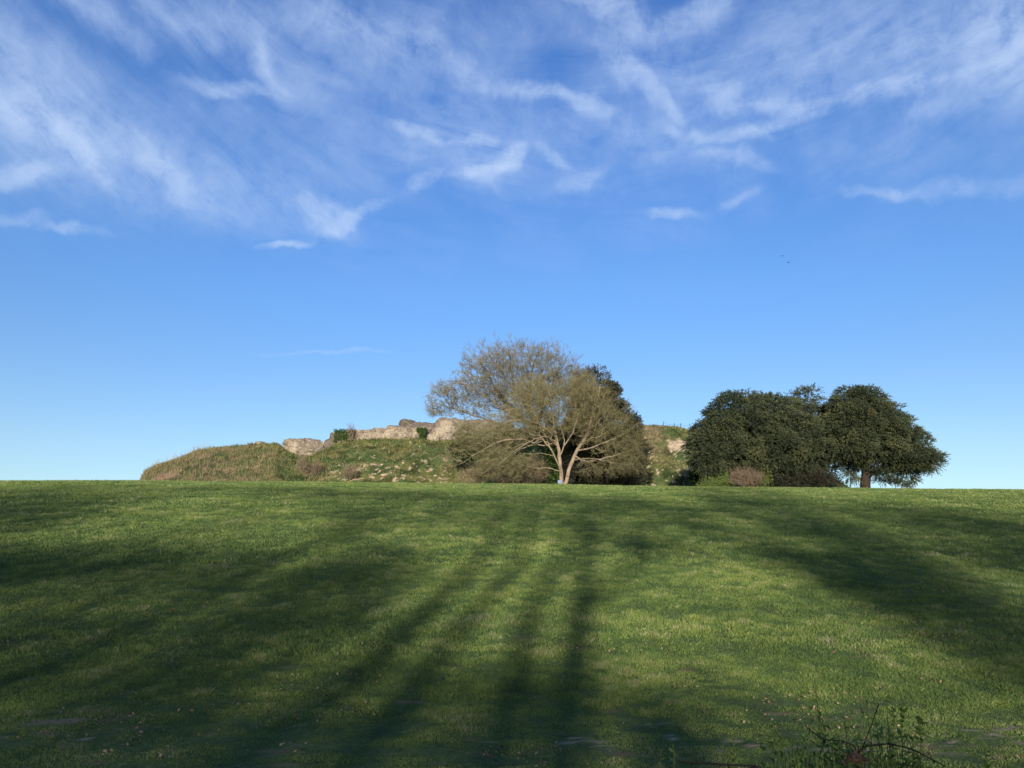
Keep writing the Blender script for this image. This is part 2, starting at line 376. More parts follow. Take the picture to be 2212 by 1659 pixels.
# grass: one blade-by-blade lawn over the part of the slope in view
def scatter(y0, y1, dens):
    wid = lambda y: y*.71+4.5
    n = int((y1-y0)*(wid(y0)+wid(y1))*dens)
    y = y0+(y1-y0)*rng.random(n*2); x = (rng.random(n*2)*2-1)*wid(y1)
    k = np.abs(x) < wid(y); return x[k][:n], y[k][:n]
mbg = MB()
for (y0, y1, dens, hgt, wd) in ((6.2, 12, 5200, .034, .0055), (12, 20, 2300, .042, .008), (20, 34, 800, .052, .015), (34, 52, 300, .060, .028), (52, 80, 130, .070, .045)):
    x, y = scatter(y0, y1, dens)
    s_, c_ = worn(x, y); keep = rng.random(len(x)) > np.maximum(np.clip(s_*1.1, 0, .75), np.clip(c_*1.3, 0, .97))
    x, y = x[keep], y[keep]
    tuft = fbm(x*3.2, y*3.2, oct=3, seed=5); big_ = fbm(x*.3, y*.3, oct=2, seed=6)
    low = np.clip((y-7.2)/3, .45, 1)
    h = hgt*low*(1+1.3*np.clip(tuft, -.4, 1)+.3*big_)*rng.uniform(.6, 1.35, len(x)); n = len(x)
    lean = rng.normal(size=(n, 2))*.42; th = rng.random(n)*2*np.pi
    z = H(x, y)-.004
    base = np.stack([x, y, z], 1); s = np.stack([np.cos(th), np.sin(th), np.zeros(n)], 1)*wd*rng.uniform(.6, 1.4, n)[:, None]
    mid = base+np.stack([lean[:, 0]*h*.35, lean[:, 1]*h*.35, h*.62], 1); tip = base+np.stack([lean[:, 0]*h*1.1, lean[:, 1]*h*1.1, h], 1)
    V = np.stack([base-s*.6, base+s*.6, mid+s*.5, tip, mid-s*.5], 1)
    Fc = (np.array([[0, 1, 2, 3, 4]])[None]+(np.arange(n)*5)[:, None, None]).reshape(-1, 5)
    mbg.add(V, Fc, np.clip(rng.normal(.42, .22, n)+.30*fbm(x*.8, y*.8, oct=3, seed=8)+.58*tuft, 0, 1))
tag(mbg.build('grass', M['grass']), 'short green grass covering the meadow slope', 'grass', kind='stuff')

# fallen leaves
x, y = scatter(6.5, 30, 85); k = (fbm(x*.9, y*1.3, oct=4, seed=71)+rng.normal(0, .09, len(x))+np.clip((14-y)*.02, -.2, .1)) > .33
x, y = x[k], y[k]; n = len(x); mb = MB()
leaves(mb, np.stack([x, y, H(x, y)+rng.uniform(.015, .05, n)], 1), rng.normal(size=(n, 3))*[1, 1, .35], rng.uniform(.018, .045, n), rng.uniform(.012, .032, n))
tag(mb.build('fallen_leaves', M['litter']), 'dry tan and brown leaves scattered through the grass', 'fallen leaves', kind='stuff')

# ------------------------------------------------------------------ mound
SIL = [(240, 1160), (288, 1110), (300, 1050), (306, 1030), (315, 1018), (340, 1004), (380, 991), (420, 974), (450, 969), (540, 960), (600, 958), (625, 972), (660, 984), (695, 972), (715, 962), (730, 954), (765, 948), (835, 944), (910, 938), (930, 948), (985, 950),
       (1050, 930), (1200, 922), (1400, 918), (1440, 921), (1470, 925), (1500, 931), (1600, 950), (1700, 985), (1800, 1030), (1870, 1075)]
YF, YR = 93.0, 118.0
pxs = np.arange(230, 1880, 3.0)
ts = np.concatenate([np.linspace(0, 1, 95), np.linspace(1.02, 2.2, 14)])
sil = interp(pxs, SIL)
cx = (pxs-CX)/F
Zr = np.array([P(p, s, YR)[2] for p, s in zip(pxs, sil)]); Xr = np.array([P(p, s, YR)[0] for p, s in zip(pxs, sil)])
def mound_xyz(px, t):
    """px: picture column at the ridge, t: 0 foot .. 1 ridge"""
    px = np.asarray(px, float); t = np.asarray(t, float)
    xr = np.interp(px, pxs, Xr); zr = np.interp(px, pxs, Zr)
    y = YF+(YR-YF)*t; tt = np.clip(t, 0, 1)
    zf = H0(xr, YF)-.6
    g = .62*tt+.38*(1-(1-tt)**2.2)
    z = zf+(zr-zf)*g
    z = z-np.clip(t-1, 0, 2)*.6
    x = xr*np.minimum(y, YR)/YR
    amp = np.clip(1-abs(tt-.5)*1.6, .12, 1)*np.clip((px-300)/90, .05, 1)
    z = z+amp*(fbm(x*.25, y*.25, oct=3, seed=21)*1.1+fbm(x*1.2, y*1.2, oct=3, seed=22)*.28)
    return x, y, z
PXg, Tg = np.meshgrid(pxs, ts)
mx, my, mz = mound_xyz(PXg, Tg)
def mound_tone(px, t, x, y):
    """colour of what grows or lies bare on the mound (its own colour)"""
    n1 = fbm(x*.35, y*.5, oct=4, seed=51); n2 = fbm(x*1.1, y*1.3, oct=4, seed=52); n3 = fbm(x*2.6, y*3.4, oct=3, seed=53)
    green = np.array([.054, .082, .027]); olive = np.array([.115, .115, .042]); brown = np.array([.118, .10, .055]); pink = np.array([.27, .185, .125])
    c = green+(olive-green)*np.clip(.45+n1*1.5+n2*.7, 0, 1)[..., None]
    c = c*(1-.5*np.clip(fbm(x*.7+9, y*.9, oct=4, seed=57)*3.0-.1, 0, 1))[..., None]
    left = np.clip((640-px)/150, 0, 1)*np.clip(1.15-.3*t, 0, 1)
    c = c+(brown-c)*(np.clip(left*(.5+n2*.9), 0, .9))[..., None]
    rd = np.clip((n1*1.2+n2*.8-.15)*3, 0, 1)*np.clip((600-px)/100, 0, 1)*np.clip(1-abs(t-.35)*2.2, 0, 1)
    c = c+(pink-c)*(rd*.75)[..., None]
    band = np.exp(-((px-1405)/26.)**2)*np.clip((t-.35)*4, 0, 1)*np.clip(.75+n2*1.2, 0, 1)
    c = c+(np.array([.20, .14, .095])-c)*band[..., None]*.7
    topd = np.clip((t-.75)*3, 0, 1)*np.clip(n2*2.5+.1, 0, 1)*np.clip((1000-px)/100, 0, 1)
    c = c+(brown-c)*topd[..., None]*.8
    chr_ = np.clip((px-690)/60, 0, 1)*np.clip((1010-px)/60, 0, 1)+np.clip((px-1340)/40, 0, 1)*np.clip((1560-px)/60, 0, 1)+.5*np.clip((px-990)/60, 0, 1)*np.clip((1360-px)/40, 0, 1)
    ck = np.clip((n3*.9+n2*.7-.34+.16*np.clip(1-t*2.2, -1, 1))*7, 0, 1)*chr_*np.clip(1.25-t*1.5, 0, 1)
    oc = np.clip(1.5-np.hypot((px-1464)/19., (t-.56)/.07)+n3*.8, 0, 1)
    oc = np.clip(oc*2, 0, 1)
    ck = np.maximum(ck, oc)
    c = c+(np.array([.46, .355, .24])-c)*(ck*(.85+.3*n2))[..., None]
    return np.clip(c, .01, .9), ck, left
tone, ckm, _ = mound_tone(PXg, Tg, mx, my)
mb = MB(); nx = len(pxs); ny = len(ts); ii = np.arange(ny-1)[:, None]*nx+np.arange(nx-1)[None]; q = np.stack([ii, ii+1, ii+nx+1, ii+nx], -1).reshape(-1, 4)
mb.add(np.stack([mx, my, mz], -1), q, None, tone.reshape(-1, 3))
def tone_mat(name, trans=0, var=(.55, 1.5)):
    m, t, b = mat(name, .95, .1)
    c = mixc(t, 1.0, attr(t, 'tone', 'Color'), ramp(t, noise(t, 2.2, 6, .75).outputs[0], [(.3, (var[0],)*3), (.7, (var[1],)*3)]), 'MULTIPLY')
    t.links.new(c, b.inputs['Base Color']); bump(t, b, noise(t, 5, 5, .75).outputs[0], .9, .15); return m
M['mound'] = tone_mat('mound_turf'); M['mound_tuft'] = tone_mat('mound_tufts')
tag(mb.build('mound', M['mound'], smooth=True), kind='structure')
# rough growth on the mound
n = 52000; px = rng.uniform(301, 1790, n); t = rng.random(n)**.9*1.02
x, y, z = mound_xyz(px, t); tn, ck, lf = mound_tone(px, t, x, y)
k = ck < .3; px, t, x, y, z, tn, lf = px[k], t[k], x[k], y[k], z[k], tn[k], lf[k]; n = len(px)
h = (.14+.22*rng.random(n)**2)*(1+.3*lf)*(1+.6*fbm(x*.8, y*.8, oct=2, seed=66)); th = rng.random(n)*np.pi
base = np.stack([x, y, z-.03], 1); s = np.stack([np.cos(th), np.sin(th)*.4, th*0], 1)*(.05+.06*rng.random(n))[:, None]*(1-.35*lf)[:, None]
ln = rng.normal(size=(n, 2))*.5
tip = base+np.stack([ln[:, 0]*h, ln[:, 1]*h, h], 1)
V = np.stack([base-s, base+s, tip+s*.3, tip-s*.3], 1); q = (np.array([[0, 1, 2, 3]])[None]+(np.arange(n)*4)[:, None, None]).reshape(-1, 4)
mb = MB(); mb.add(V, q, None, np.repeat(np.clip(tn*rng.uniform(.7, 1.4, (n, 1)), 0, 1), 4, 0))
tag(mb.build('rough_grass', M['mound_tuft']), 'rough green and brown growth covering the mound', 'rough grass', kind='stuff')
# dead stalks along the left shoulder and the foot
mb = MB(); n = 1500
px = np.concatenate([rng.uniform(304, 600, 900), rng.uniform(300, 460, 120), rng.normal(680, 22, 200), rng.normal(520, 90, 280)]); t = np.concatenate([rng.uniform(0, .9, 900), rng.uniform(.92, 1.0, 120), rng.uniform(.05, .6, 200), rng.uniform(0, .9, 280)])
x, y, z = mound_xyz(px, t); hh = rng.uniform(.25, .75, n)*(1+.7*(t > .9)); A = np.stack([x, y, z], 1); B = A+np.stack([rng.normal(0, .12, n), rng.normal(0, .1, n), hh], 1)
tubes(mb, A, B, .022, .008, 3)
tag(mb.build('dead_stalks', M['stalk']), 'thin brown dead stalks standing on the left flank of the mound', 'dead stalks', kind='stuff')

# blobby rock or masonry lump
def lump(mb, c, r, seed=0, rough=.16, res=22, box=.0, rot=0):
    """rounded block: r = half sizes; box 0 ellipsoid .. 1 squared"""
    u = np.linspace(0, 2*np.pi, res*2, endpoint=False); v = np.linspace(-np.pi/2, np.pi/2, res)
    U, Vv = np.meshgrid(u, v); d = np.stack([np.cos(Vv)*np.cos(U), np.cos(Vv)*np.sin(U), np.sin(Vv)], -1)
    e = 1-box*.75; p = np.sign(d)*np.abs(d)**e
    nn = fbm(p[..., 0]*1.6+seed*7, p[..., 1]*1.6, p[..., 2]*1.6, oct=2, seed=seed)
    n2 = fbm(p[..., 0]*r[0]*2.2+seed, p[..., 1]*r[1]*2.2, p[..., 2]*r[2]*2.6, oct=3, seed=seed+5)
    pos = p*(1+rough*1.3*nn)[..., None]*np.asarray(r)+d*(n2*.22*min(1, min(r)))[..., None]
    cr, sr = math.cos(rot), math.sin(rot)
    pos = np.stack([pos[..., 0]*cr-pos[..., 1]*sr, pos[..., 0]*sr+pos[..., 1]*cr, pos[..., 2]], -1)+np.asarray(c)
    m = 2*res; ii = np.arange(res-1)[:, None]*m+np.arange(m)[None]; jj = np.arange(res-1)[:, None]*m+(np.arange(m)[None]+1) % m
    mb.add(pos, np.stack([ii, jj, jj+m, ii+m], -1).reshape(-1, 4), .05)
# chalk rubble
n = 900; px = np.concatenate([rng.uniform(690, 1010, 560), rng.uniform(1345, 1530, 340)]); t = rng.random(n)**1.5*.75+.02
x, y, z = mound_xyz(px, t); _, ck, _ = mound_tone(px, t, x, y); k = (ck > .35) | (rng.random(n) < .10); mb = MB()
for a, b_, c in zip(x[k], y[k], z[k]):
    s = rng.uniform(.06, .2); lump(mb, (a, b_, c+s*.2), (s*rng.uniform(.8, 1.8), s, s*.6), int(rng.integers(99)), .3, 5, .3, rng.random()*3)
m, t_, b_ = mat('chalk', .95, .1); t_.links.new(ramp(t_, noise(t_, 2, 4).outputs[0], [(.3, (.26, .205, .145)), (.7, (.46, .37, .26))]), b_.inputs['Base Color']); M['chalk'] = m
tag(mb.build('chalk_rubble', M['chalk']), 'pale chalk rubble lying on the mound face', 'rubble', kind='stuff')

# flint masonry
def flint_mat(name, base, dark, light):
    m, t, b = mat(name, .9, .2)
    v = t.nodes.new('ShaderNodeTexVoronoi'); v.inputs['Scale'].default_value = 4.5
    g = t.nodes.new('ShaderNodeNewGeometry'); t.links.new(g.outputs['Position'], v.inputs['Vector'])
    n = noise(t, 1.7, 7, .78); c = ramp(t, n.outputs[0], [(.36, dark), (.5, base), (.66, light)])
    n2 = noise(t, .45, 3, .5); c = mixc(t, ramp(t, n2.outputs[0], [(.5, (0, 0, 0)), (.62, (1, 1, 1))]), c, mixc(t, .7, c, light))
    c = mixc(t, .6, c, ramp(t, v.outputs['Distance'], [(.1, (1.25, 1.25, 1.25)), (.6, (.55, .55, .55))]), 'MULTIPLY')
    t.links.new(c, b.inputs['Base Color']); bump(t, b, n.outputs[0], 1.0, .35); return m
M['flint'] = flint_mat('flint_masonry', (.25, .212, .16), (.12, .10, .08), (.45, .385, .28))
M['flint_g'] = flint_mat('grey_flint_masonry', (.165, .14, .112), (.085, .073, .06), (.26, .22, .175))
def L_at(px, py, y): return P(px, py, y)
S = lambda px, y=118.: px*y/F*1.0
def ruin(name, label, pieces, matk='flint', y0=117.):
    """pieces: (px0, px1, top py, bottom py, depth m, box, dy)"""
    c = L_at((pieces[0][0]+pieces[0][1])/2, pieces[0][3], y0); mb = MB()
    for i, (a, b, tp, bt, dep, bx, dy) in enumerate(pieces):
        p0 = L_at(a, tp, y0+dy); p1 = L_at(b, bt+5, y0+dy)
        lump(mb, ((p0[0]+p1[0])/2, y0+dy+dep/2, (p0[2]+p1[2])/2), ((p1[0]-p0[0])/2*1.06, dep/2, (p0[2]-p1[2])/2*1.06), int(a) % 97, .27, 44, bx)
    o = mb.build(name, M[matk], smooth=False, org=c); tag(o, label, 'ruined wall', 'ruined flint walls along the top of the mound'); return o
ruin('ruined_wall', 'small low flint stump on the skyline of the left shoulder', [(543, 571, 953, 964, 1.6, .3, 1)])
ruin('ruined_wall', 'big rounded flint lump alone between the grassy shoulder and the ivy covered wall', [(610, 668, 945, 972, 3.2, .35, -1), (640, 695, 947, 982, 3.0, .3, -.5), (622, 690, 965, 986, 2.2, .3, -2)], 'flint', 116)
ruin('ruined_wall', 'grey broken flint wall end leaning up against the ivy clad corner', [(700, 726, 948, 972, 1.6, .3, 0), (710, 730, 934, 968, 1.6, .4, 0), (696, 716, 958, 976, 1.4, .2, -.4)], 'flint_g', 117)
ruin('ruined_wall', 'long pale flint wall stepping up from the ivy corner to the tall block', [(722, 772, 929, 955, 2.0, .85, -.3), (762, 815, 928, 951, 2.0, .85, -.2), (800, 860, 925, 948, 2.0, .85, -.1), (848, 905, 923, 946, 2.0, .85, 0), (890, 922, 923, 947, 2, .85, 0), (836, 866, 918, 930, 1.4, .4, .8)], 'flint', 115.5)
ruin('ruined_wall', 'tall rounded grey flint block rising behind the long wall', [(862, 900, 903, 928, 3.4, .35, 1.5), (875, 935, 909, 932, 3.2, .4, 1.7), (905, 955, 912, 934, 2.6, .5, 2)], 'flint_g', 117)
ruin('ruined_wall', 'pinkish flint wall mass with a dark recess just left of the big bare tree', [(932, 985, 921, 955, 2.2, .4, 0), (945, 1005, 905, 950, 2.2, .6, .8), (920, 950, 934, 957, 1.6, .4, -.4)], 'flint', 116.5)
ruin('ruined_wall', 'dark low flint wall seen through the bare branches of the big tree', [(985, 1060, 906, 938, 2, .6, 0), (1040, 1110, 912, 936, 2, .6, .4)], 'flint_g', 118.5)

# ------------------------------------------------------------------ plants
def ivy_on(name, label, boxes, y, parent=None, n=2600, size=.16, matk='ivy'):
    """boxes: (px0, py0, px1, py1, weight); a coat of leaves some 0.5 m deep"""
    mb = MB(); w = np.array([b[4] for b in boxes], float); w /= w.sum()
    for b, ww in zip(boxes, w):
        k = int(n*ww); px = rng.uniform(b[0], b[2], k); py = rng.uniform(b[1], b[3], k)
        yy_ = y+rng.uniform(-.35, .35, k)+(b[5] if len(b) > 5 else 0)
        C = np.array([P(a, c, d) for a, c, d in zip(px, py, yy_)])
        D = rng.normal(size=(k, 3))*.8+[0, -.5, -.35]
        leaves(mb, C, D, size*rng.uniform(.7, 1.4, k), size*rng.uniform(.6, 1.1, k))
    return mb
mb = ivy_on('ivy', '', [(721, 927, 768, 956, 3), (724, 930, 750, 950, 1.5)], 115.2, n=2600)
c = P(740, 955, 115.2); o = mb.build('ivy', M['ivy'], org=c); tag(o, 'dark green ivy smothering the square left end of the long flint wall', 'ivy', 'ivy on the ruined walls')
mb = ivy_on('ivy', '', [(900, 924, 922, 932, 1), (905, 930, 920, 955, 1.6)], 115.0, n=1500)
c = P(912, 955, 115.); o = mb.build('ivy', M['ivy'], org=c); tag(o, 'narrow strip of ivy hanging over the right end of the long flint wall', 'ivy', 'ivy on the ruined walls')

class Tree:
    """branches grown towards target points; radius from what each branch carries"""
    def __init__(s): s.p = []; s.par = []; s.path = []; s.minr = []; s.locked = 0
    def limb(s, pts, r0, r1, at=None):
        par = -1 if at is None else int(np.argmin(np.linalg.norm(np.array(s.p)-np.asarray(at), axis=1)))
        pts = [np.asarray(p, float) for p in pts]; seq = []
        if at is not None: pts = [s.p[par]]+pts
        for a, b in zip(pts[:-1], pts[1:]):
            k = max(1, int(np.linalg.norm(b-a)/.45))
            seq += [a+(b-a)*i/k for i in range(k)]
        seq.append(pts[-1])
        seq = np.array(seq); 
        if len(seq) > 6:
            for _ in range(2): seq[1:-1] = (seq[:-2]+2*seq[1:-1]+seq[2:])/4
            seq[1:-1] += rng.normal(size=(len(seq)-2, 3))*.03
        st = 0 if at is None else 1
        for i in range(st, len(seq)):
            s.p.append(seq[i]); s.par.append(par if (i == st) else len(s.p)-2)
            pr = s.par[-1]; s.path.append(0 if pr < 0 else s.path[pr]+np.linalg.norm(seq[i]-s.p[pr]))
            s.minr.append(r0+(r1-r0)*i/(len(seq)-1))
    def grow(s, T, alpha=.35, seg=.5, wob=.06, sag=0., minnode=0):
        T = np.asarray(T); P0 = np.array(s.p); dd = np.array([np.min(np.linalg.norm(P0-t, axis=1)) for t in T]); T = T[np.argsort(dd)]
        cap = len(s.p)+len(T)*14; B = np.zeros((cap, 3)); B[:len(s.p)] = P0; PL = np.zeros(cap); PL[:len(s.p)] = s.path; n = len(s.p)
        s.tips = []
        for t in T:
            d = np.linalg.norm(B[minnode:n]-t, axis=1); j = int(np.argmin(d+alpha*PL[minnode:n]+.25*np.maximum(0, B[minnode:n, 2]-t[2])))+minnode
            dist = d[j-minnode]
            if dist < .12: s.tips.append(j); continue
            k = min(12, max(1, int(dist/seg))); a = B[j].copy(); par = j
            pj = s.par[j]; tang = (B[j]-B[pj]) if pj >= 0 else np.array([0, 0, 1.]); tang = tang/max(1e-6, np.linalg.norm(tang))
            ctrl = a+(t-a)*.45+tang*dist*.18+np.array([0, 0, -sag*dist])
            for i in range(1, k+1):
                q = i/k; pt = a*(1-q)**2+2*ctrl*q*(1-q)+t*q*q
                if i < k: pt = pt+rng.normal(size=3)*wob
                if n >= cap: break
                s.p.append(pt); s.par.append(par); s.path.append(s.path[par]+np.linalg.norm(pt-s.p[par])); s.minr.append(0)
                B[n] = pt; PL[n] = s.path[-1]; par = n; n += 1
            s.tips.append(par)
    def radii(s, tip=.012, e=2.4):
        r = np.zeros(len(s.p)); ch = np.zeros(len(s.p))
        for i in range(len(s.p)-1, -1, -1):
            v = max(tip**e, r[i]); 
            if v**(1/e) < s.minr[i]: v = s.minr[i]**e
            r[i] = v
            if s.par[i] >= 0: r[s.par[i]] += v
        return r**(1/e)
    def mesh(s, R, lo=.0, hi=9, maxr=None):
        mb = MB(); p = np.array(s.p); par = np.array(s.par); k = par >= 0; i = np.where(k)[0]
        if maxr: R = np.minimum(R, maxr)
        ra = np.minimum(R[par[i]], R[i]*1.35+.004); rb = R[i]
        for a, b, ks in ((.0, .03, 3), (.03, .09, 5), (.09, 9, 9)):
            m_ = (rb >= max(a, lo)) & (rb < min(b, hi))
            if m_.any(): tubes(mb, p[par[i[m_]]], p[i[m_]], ra[m_], rb[m_], ks, rng.random(m_.sum()))
        return mb
def twig_cloud(C, D, n, Lm, r, up=.15, spread=.9, bud=0, budsize=.06):
    """sprays of fine twigs about tips C pointing along D"""
    mb = MB(); mbb = MB(); m = len(C)*n
    c = np.repeat(C, n, 0); d = unit(np.repeat(unit(D), n, 0)+rng.normal(size=(m, 3))*spread*.6+[0, 0, up])
    l = Lm*rng.uniform(.45, 1.3, m)[:, None]
    c = c-d*l*.15
    p1 = c+d*l*.5; d2 = unit(d+rng.normal(size=(m, 3))*.3+[0, 0, up]); p2 = p1+d2*l*.5
    tubes(mb, c, p1, r, r*.7, 3, rng.random(m)); tubes(mb, p1, p2, r*.7, r*.35, 3, rng.random(m))
    for q in (.3, .55, .8):
        s = c+d*l*q; ds = unit(d+rng.normal(size=(m, 3))*.75); e = s+ds*l*.35
        tubes(mb, s, e, r*.5, r*.3, 3, rng.random(m))
        if bud: leaves(mbb, np.repeat(e, bud, 0)+rng.normal(size=(m*bud, 3))*.04, rng.normal(size=(m*bud, 3)), budsize*rng.uniform(.6, 1.3, m*bud), budsize*.7)
    if bud: leaves(mbb, np.repeat(p2, bud, 0)+rng.normal(size=(m*bud, 3))*.04, rng.normal(size=(m*bud, 3)), budsize*rng.uniform(.6, 1.3, m*bud), budsize*.7)
    return mb, mbb
def pick(mb, other):
    for V, Fc, c, cc in zip(other.v, other.f, other.c, other.col): mb.add(V, Fc-Fc.min(), c)
def ell_pts(ells, n, shell=.55, y=76., flat=1.0, low=None, lump_=.25, seed=0):
    """points inside a union of ellipsoids given in picture columns and rows: (cx, cy, rx, ry, depth radius m, dy)"""
    w = np.array([e[2]*e[3]*(e[6] if len(e) > 6 else 1) for e in ells], float); w /= w.sum(); out = []
    for e, ww in zip(ells, w):
        k = max(4, int(n*ww)); d = unit(rng.normal(size=(k, 3))); r = (shell+(1-shell)*rng.random(k))**(1/1.0)
        r = r*(1+lump_*fbm(d[:, 0]*2.3+e[0]*.01, d[:, 1]*2.3, d[:, 2]*2.3, oct=2, seed=seed))
        px = e[0]+d[:, 0]*r*e[2]; py = e[1]-d[:, 2]*r*e[3]; yy_ = y+(e[5] if len(e) > 5 else 0)+d[:, 1]*r*e[4]
        k2 = py < (low if low else 1e9)
        out.append(np.array([P(a, b, c)*1.0 for a, b, c in zip(px[k2], py[k2], yy_[k2])]))
    return np.concatenate(out)
def PP(l, y): return [P(a[0], a[1], y+(a[2] if len(a) > 2 else 0)) for a in l]

# --- big bare tree at the back, ivy on its trunk
def foot(px, y):
    x = P(px, 1047, y)[0]; return np.array([x, y, float(H0(x, y))])
yA = 85.
t = Tree(); fA = foot(1192, yA)
t.limb([fA]+PP([(1188, 1010), (1178, 965), (1160, 925)], yA), .50, .38)
def lim(tr, y, pts, r0, r1):
    tr.limb(PP(pts[1:], y), r0, r1, at=P(pts[0][0], pts[0][1], y+(pts[0][2] if len(pts[0]) > 2 else 0)))
lim(t, yA, [(1160, 925), (1120, 900, -.6), (1080, 878, -1.5), (1040, 850, -2), (995, 825, -2.5), (965, 822, -3)], .24, .05)
lim(t, yA, [(1172, 950), (1110, 925, -1), (1050, 905, -2), (1000, 890, -2.5), (950, 872, -3)], .18, .04)
lim(t, yA, [(1120, 900), (1090, 872), (1072, 845, 1), (1050, 800, 1.2), (1025, 765, 1.5)], .20, .05)
lim(t, yA, [(1160, 925), (1140, 880), (1112, 845), (1105, 805, .5), (1100, 760, .5)], .28, .05)
lim(t, yA, [(1112, 845), (1090, 815, -.5), (1070, 785, -1), (1050, 760, -1.5)], .14, .04)
lim(t, yA, [(1140, 880), (1145, 840, 1), (1150, 795, 1), (1165, 755, 1)], .22, .05)
lim(t, yA, [(1160, 925), (1178, 870), (1195, 820), (1215, 780, -1)], .22, .05)
lim(t, yA, [(1178, 870), (1215, 840), (1245, 815), (1270, 800, 1)], .14, .04)
ellA = [(1105, 815, 118, 84, 4.6), (1165, 795, 90, 62, 4.2), (1060, 810, 80, 68, 4), (995, 842, 66, 30, 3, -1.5), (962, 866, 46, 40, 2.6, -2), (945, 888, 28, 14, 2, -2), (1220, 822, 58, 48, 3), (1255, 830, 36, 42, 2.5), (1120, 870, 95, 50, 3.5), (1010, 880, 60, 24, 3, -2)]
T = ell_pts(ellA, 3200, .42, yA, lump_=.14, seed=3)
t.grow(T, .30, .5, .05); R = t.radii(.011, 2.35)
p = np.array(t.p); par = np.array(t.par); tips = np.array([j for j in t.tips if R[j] < .03]); D = p[tips]-p[np.maximum(par[tips], 0)]
cc = P(1120, 900, yA); D = unit(D)+.5*unit(p[tips]-cc)
root = empty('bare_tree', fA, 'tallest tree, bare with a domed crown and wide left limbs, behind the paler spreading tree', 'tree')
tr = t.mesh(R, .045, 9, .55).build('trunk', M['bark_a'], root, smooth=True)
tw, bd = twig_cloud(p[tips], D, 3, .75, .016, .15, .8, 1, .085)
cr = t.mesh(R, 0, .045); pick(cr, tw); cr.build('crown', M['twig_a'], root)
bd.build('buds', M['bud2'], root)
mb = ivy_on('', '', [(1168, 925, 1208, 1046, 5, -.8), (1178, 900, 1202, 940, 1.2, -.8), (1176, 985, 1206, 1046, 2, -1.0)], yA, n=4200, size=.2); mb.build('ivy', M['ivy'], root)
mbv = MB()
for (x0, y0, x1, y1, dz) in ((1120, 900, 1072, 845, 0), (1172, 880, 1165, 840, 0), (1172, 950, 1160, 900, 0)):
    k = 500; q = rng.random(k); C = np.array([P(x0+(x1-x0)*a, y0+(y1-y0)*a, yA+dz) for a in q])+rng.normal(size=(k, 3))*.22; leaves(mbv, C, rng.normal(size=(k, 3)), .2, .16)
mbv.build('ivy', M['ivy'], root)

# --- pale spreading tree in front with two stems and drooping branches
yB = 76.
t = Tree(); fB = foot(1213, yB)
t.limb([fB]+PP([(1212, 1030), (1210, 1000), (1208, 975), (1201, 945), (1196, 912), (1192, 880), (1188, 850)], yB), .22, .08)
t.limb([fB+[.45, 0, 0]]+PP([(1224, 1030), (1232, 1005), (1240, 985), (1252, 965), (1266, 945), (1278, 905), (1290, 870), (1296, 835)], yB), .21, .07, at=fB)
B_limbs = [
 ([(1240, 985), (1262, 998, -1), (1290, 995, -2), (1320, 985, -2.6), (1360, 975, -3)], .14, .03),
 ([(1246, 975), (1280, 968, -1), (1320, 950, -2), (1365, 930, -2)], .12, .03),
 ([(1256, 955), (1300, 940, -1), (1345, 915, -1.5)], .09, .03),
 ([(1236, 995), (1280, 990, -2), (1330, 1000, -3), (1385, 1012, -3)], .10, .02),
 ([(1262, 948), (1300, 915, 1), (1340, 885, 1)], .09, .03),
 ([(1270, 930), (1310, 890, -1), (1330, 860, -1)], .08, .03),
 ([(1209, 985), (1222, 965, -.6), (1218, 940, -.8), (1210, 920, -1)], .08, .03),
 ([(1222, 965), (1238, 935, -1), (1248, 900, -1)], .07, .03),
 ([(1203, 955), (1175, 965, -1), (1130, 948, -2), (1085, 950, -3), (1050, 968, -3)], .11, .03),
 ([(1200, 940), (1165, 915, -1), (1120, 905, -2), (1070, 920, -3), (1030, 945, -3)], .10, .03),
 ([(1196, 912), (1160, 890, 0), (1115, 880, -1), (1070, 895, -2)], .09, .03),
 ([(1205, 960), (1180, 940, -2), (1150, 950, -3), (1110, 975, -3.5), (1075, 1005, -3.5)], .09, .02),
 ([(1212, 1030), (1207, 1005, -.8), (1194, 975, -1.4), (1165, 940, -2)], .06, .03),
 ([(1192, 880), (1170, 850, 0), (1150, 825, 0)], .08, .03),
 ([(1192, 880), (1210, 845, 0), (1215, 820, 0)], .08, .03),
 ([(1050, 968, -3), (1020, 985, -3.2), (1000, 1000, -3.2)], .04, .015),
]
for pts, r0, r1 in B_limbs: lim(t, yB, pts, r0*.68, r1*.7)
ellB = [(1200, 880, 110, 72, 4.2, 0, .9), (1280, 905, 90, 66, 4, 0, .62), (1330, 945, 62, 52, 3.6, 0, .5), (1357, 985, 38, 44, 3, 0, .6), (1120, 925, 95, 52, 4, 0, .8), (1060, 950, 66, 40, 3, -1.5, .8), (1075, 990, 60, 40, 3, -2, .7), (1010, 935, 30, 34, 2, -2, .6), (1260, 850, 60, 44, 3.2, 0, .8), (1150, 850, 56, 36, 3, 0, .7), (1300, 1005, 70, 26, 2.5, -2, .35), (985, 985, 30, 28, 1.8, -3, .4), (1130, 1005, 50, 32, 2.6, -2, .4)]
T = ell_pts(ellB, 2900, .35, yB, low=1042, lump_=.2, seed=5)
t.grow(T, .30, .5, .06, .04, 8); R = t.radii(.010, 2.3)
p = np.array(t.p); par = np.array(t.par); tips = np.array([j for j in t.tips if R[j] < .03]); D = p[tips]-p[np.maximum(par[tips], 0)]
D = unit(D)+.7*unit(p[tips]-P(1215, 960, yB)); D[:, 2] -= .12
root = empty('bare_tree', fB, 'spreading tree with pale twin stems, olive buds and drooping branches, in front of the group', 'tree')
t.mesh(R, .040, 9, .235).build('trunk', M['bark_b'], root, smooth=True)
tw, bd = twig_cloud(p[tips], D, 4, .80, .0115, -.02, .65, 2, .065)
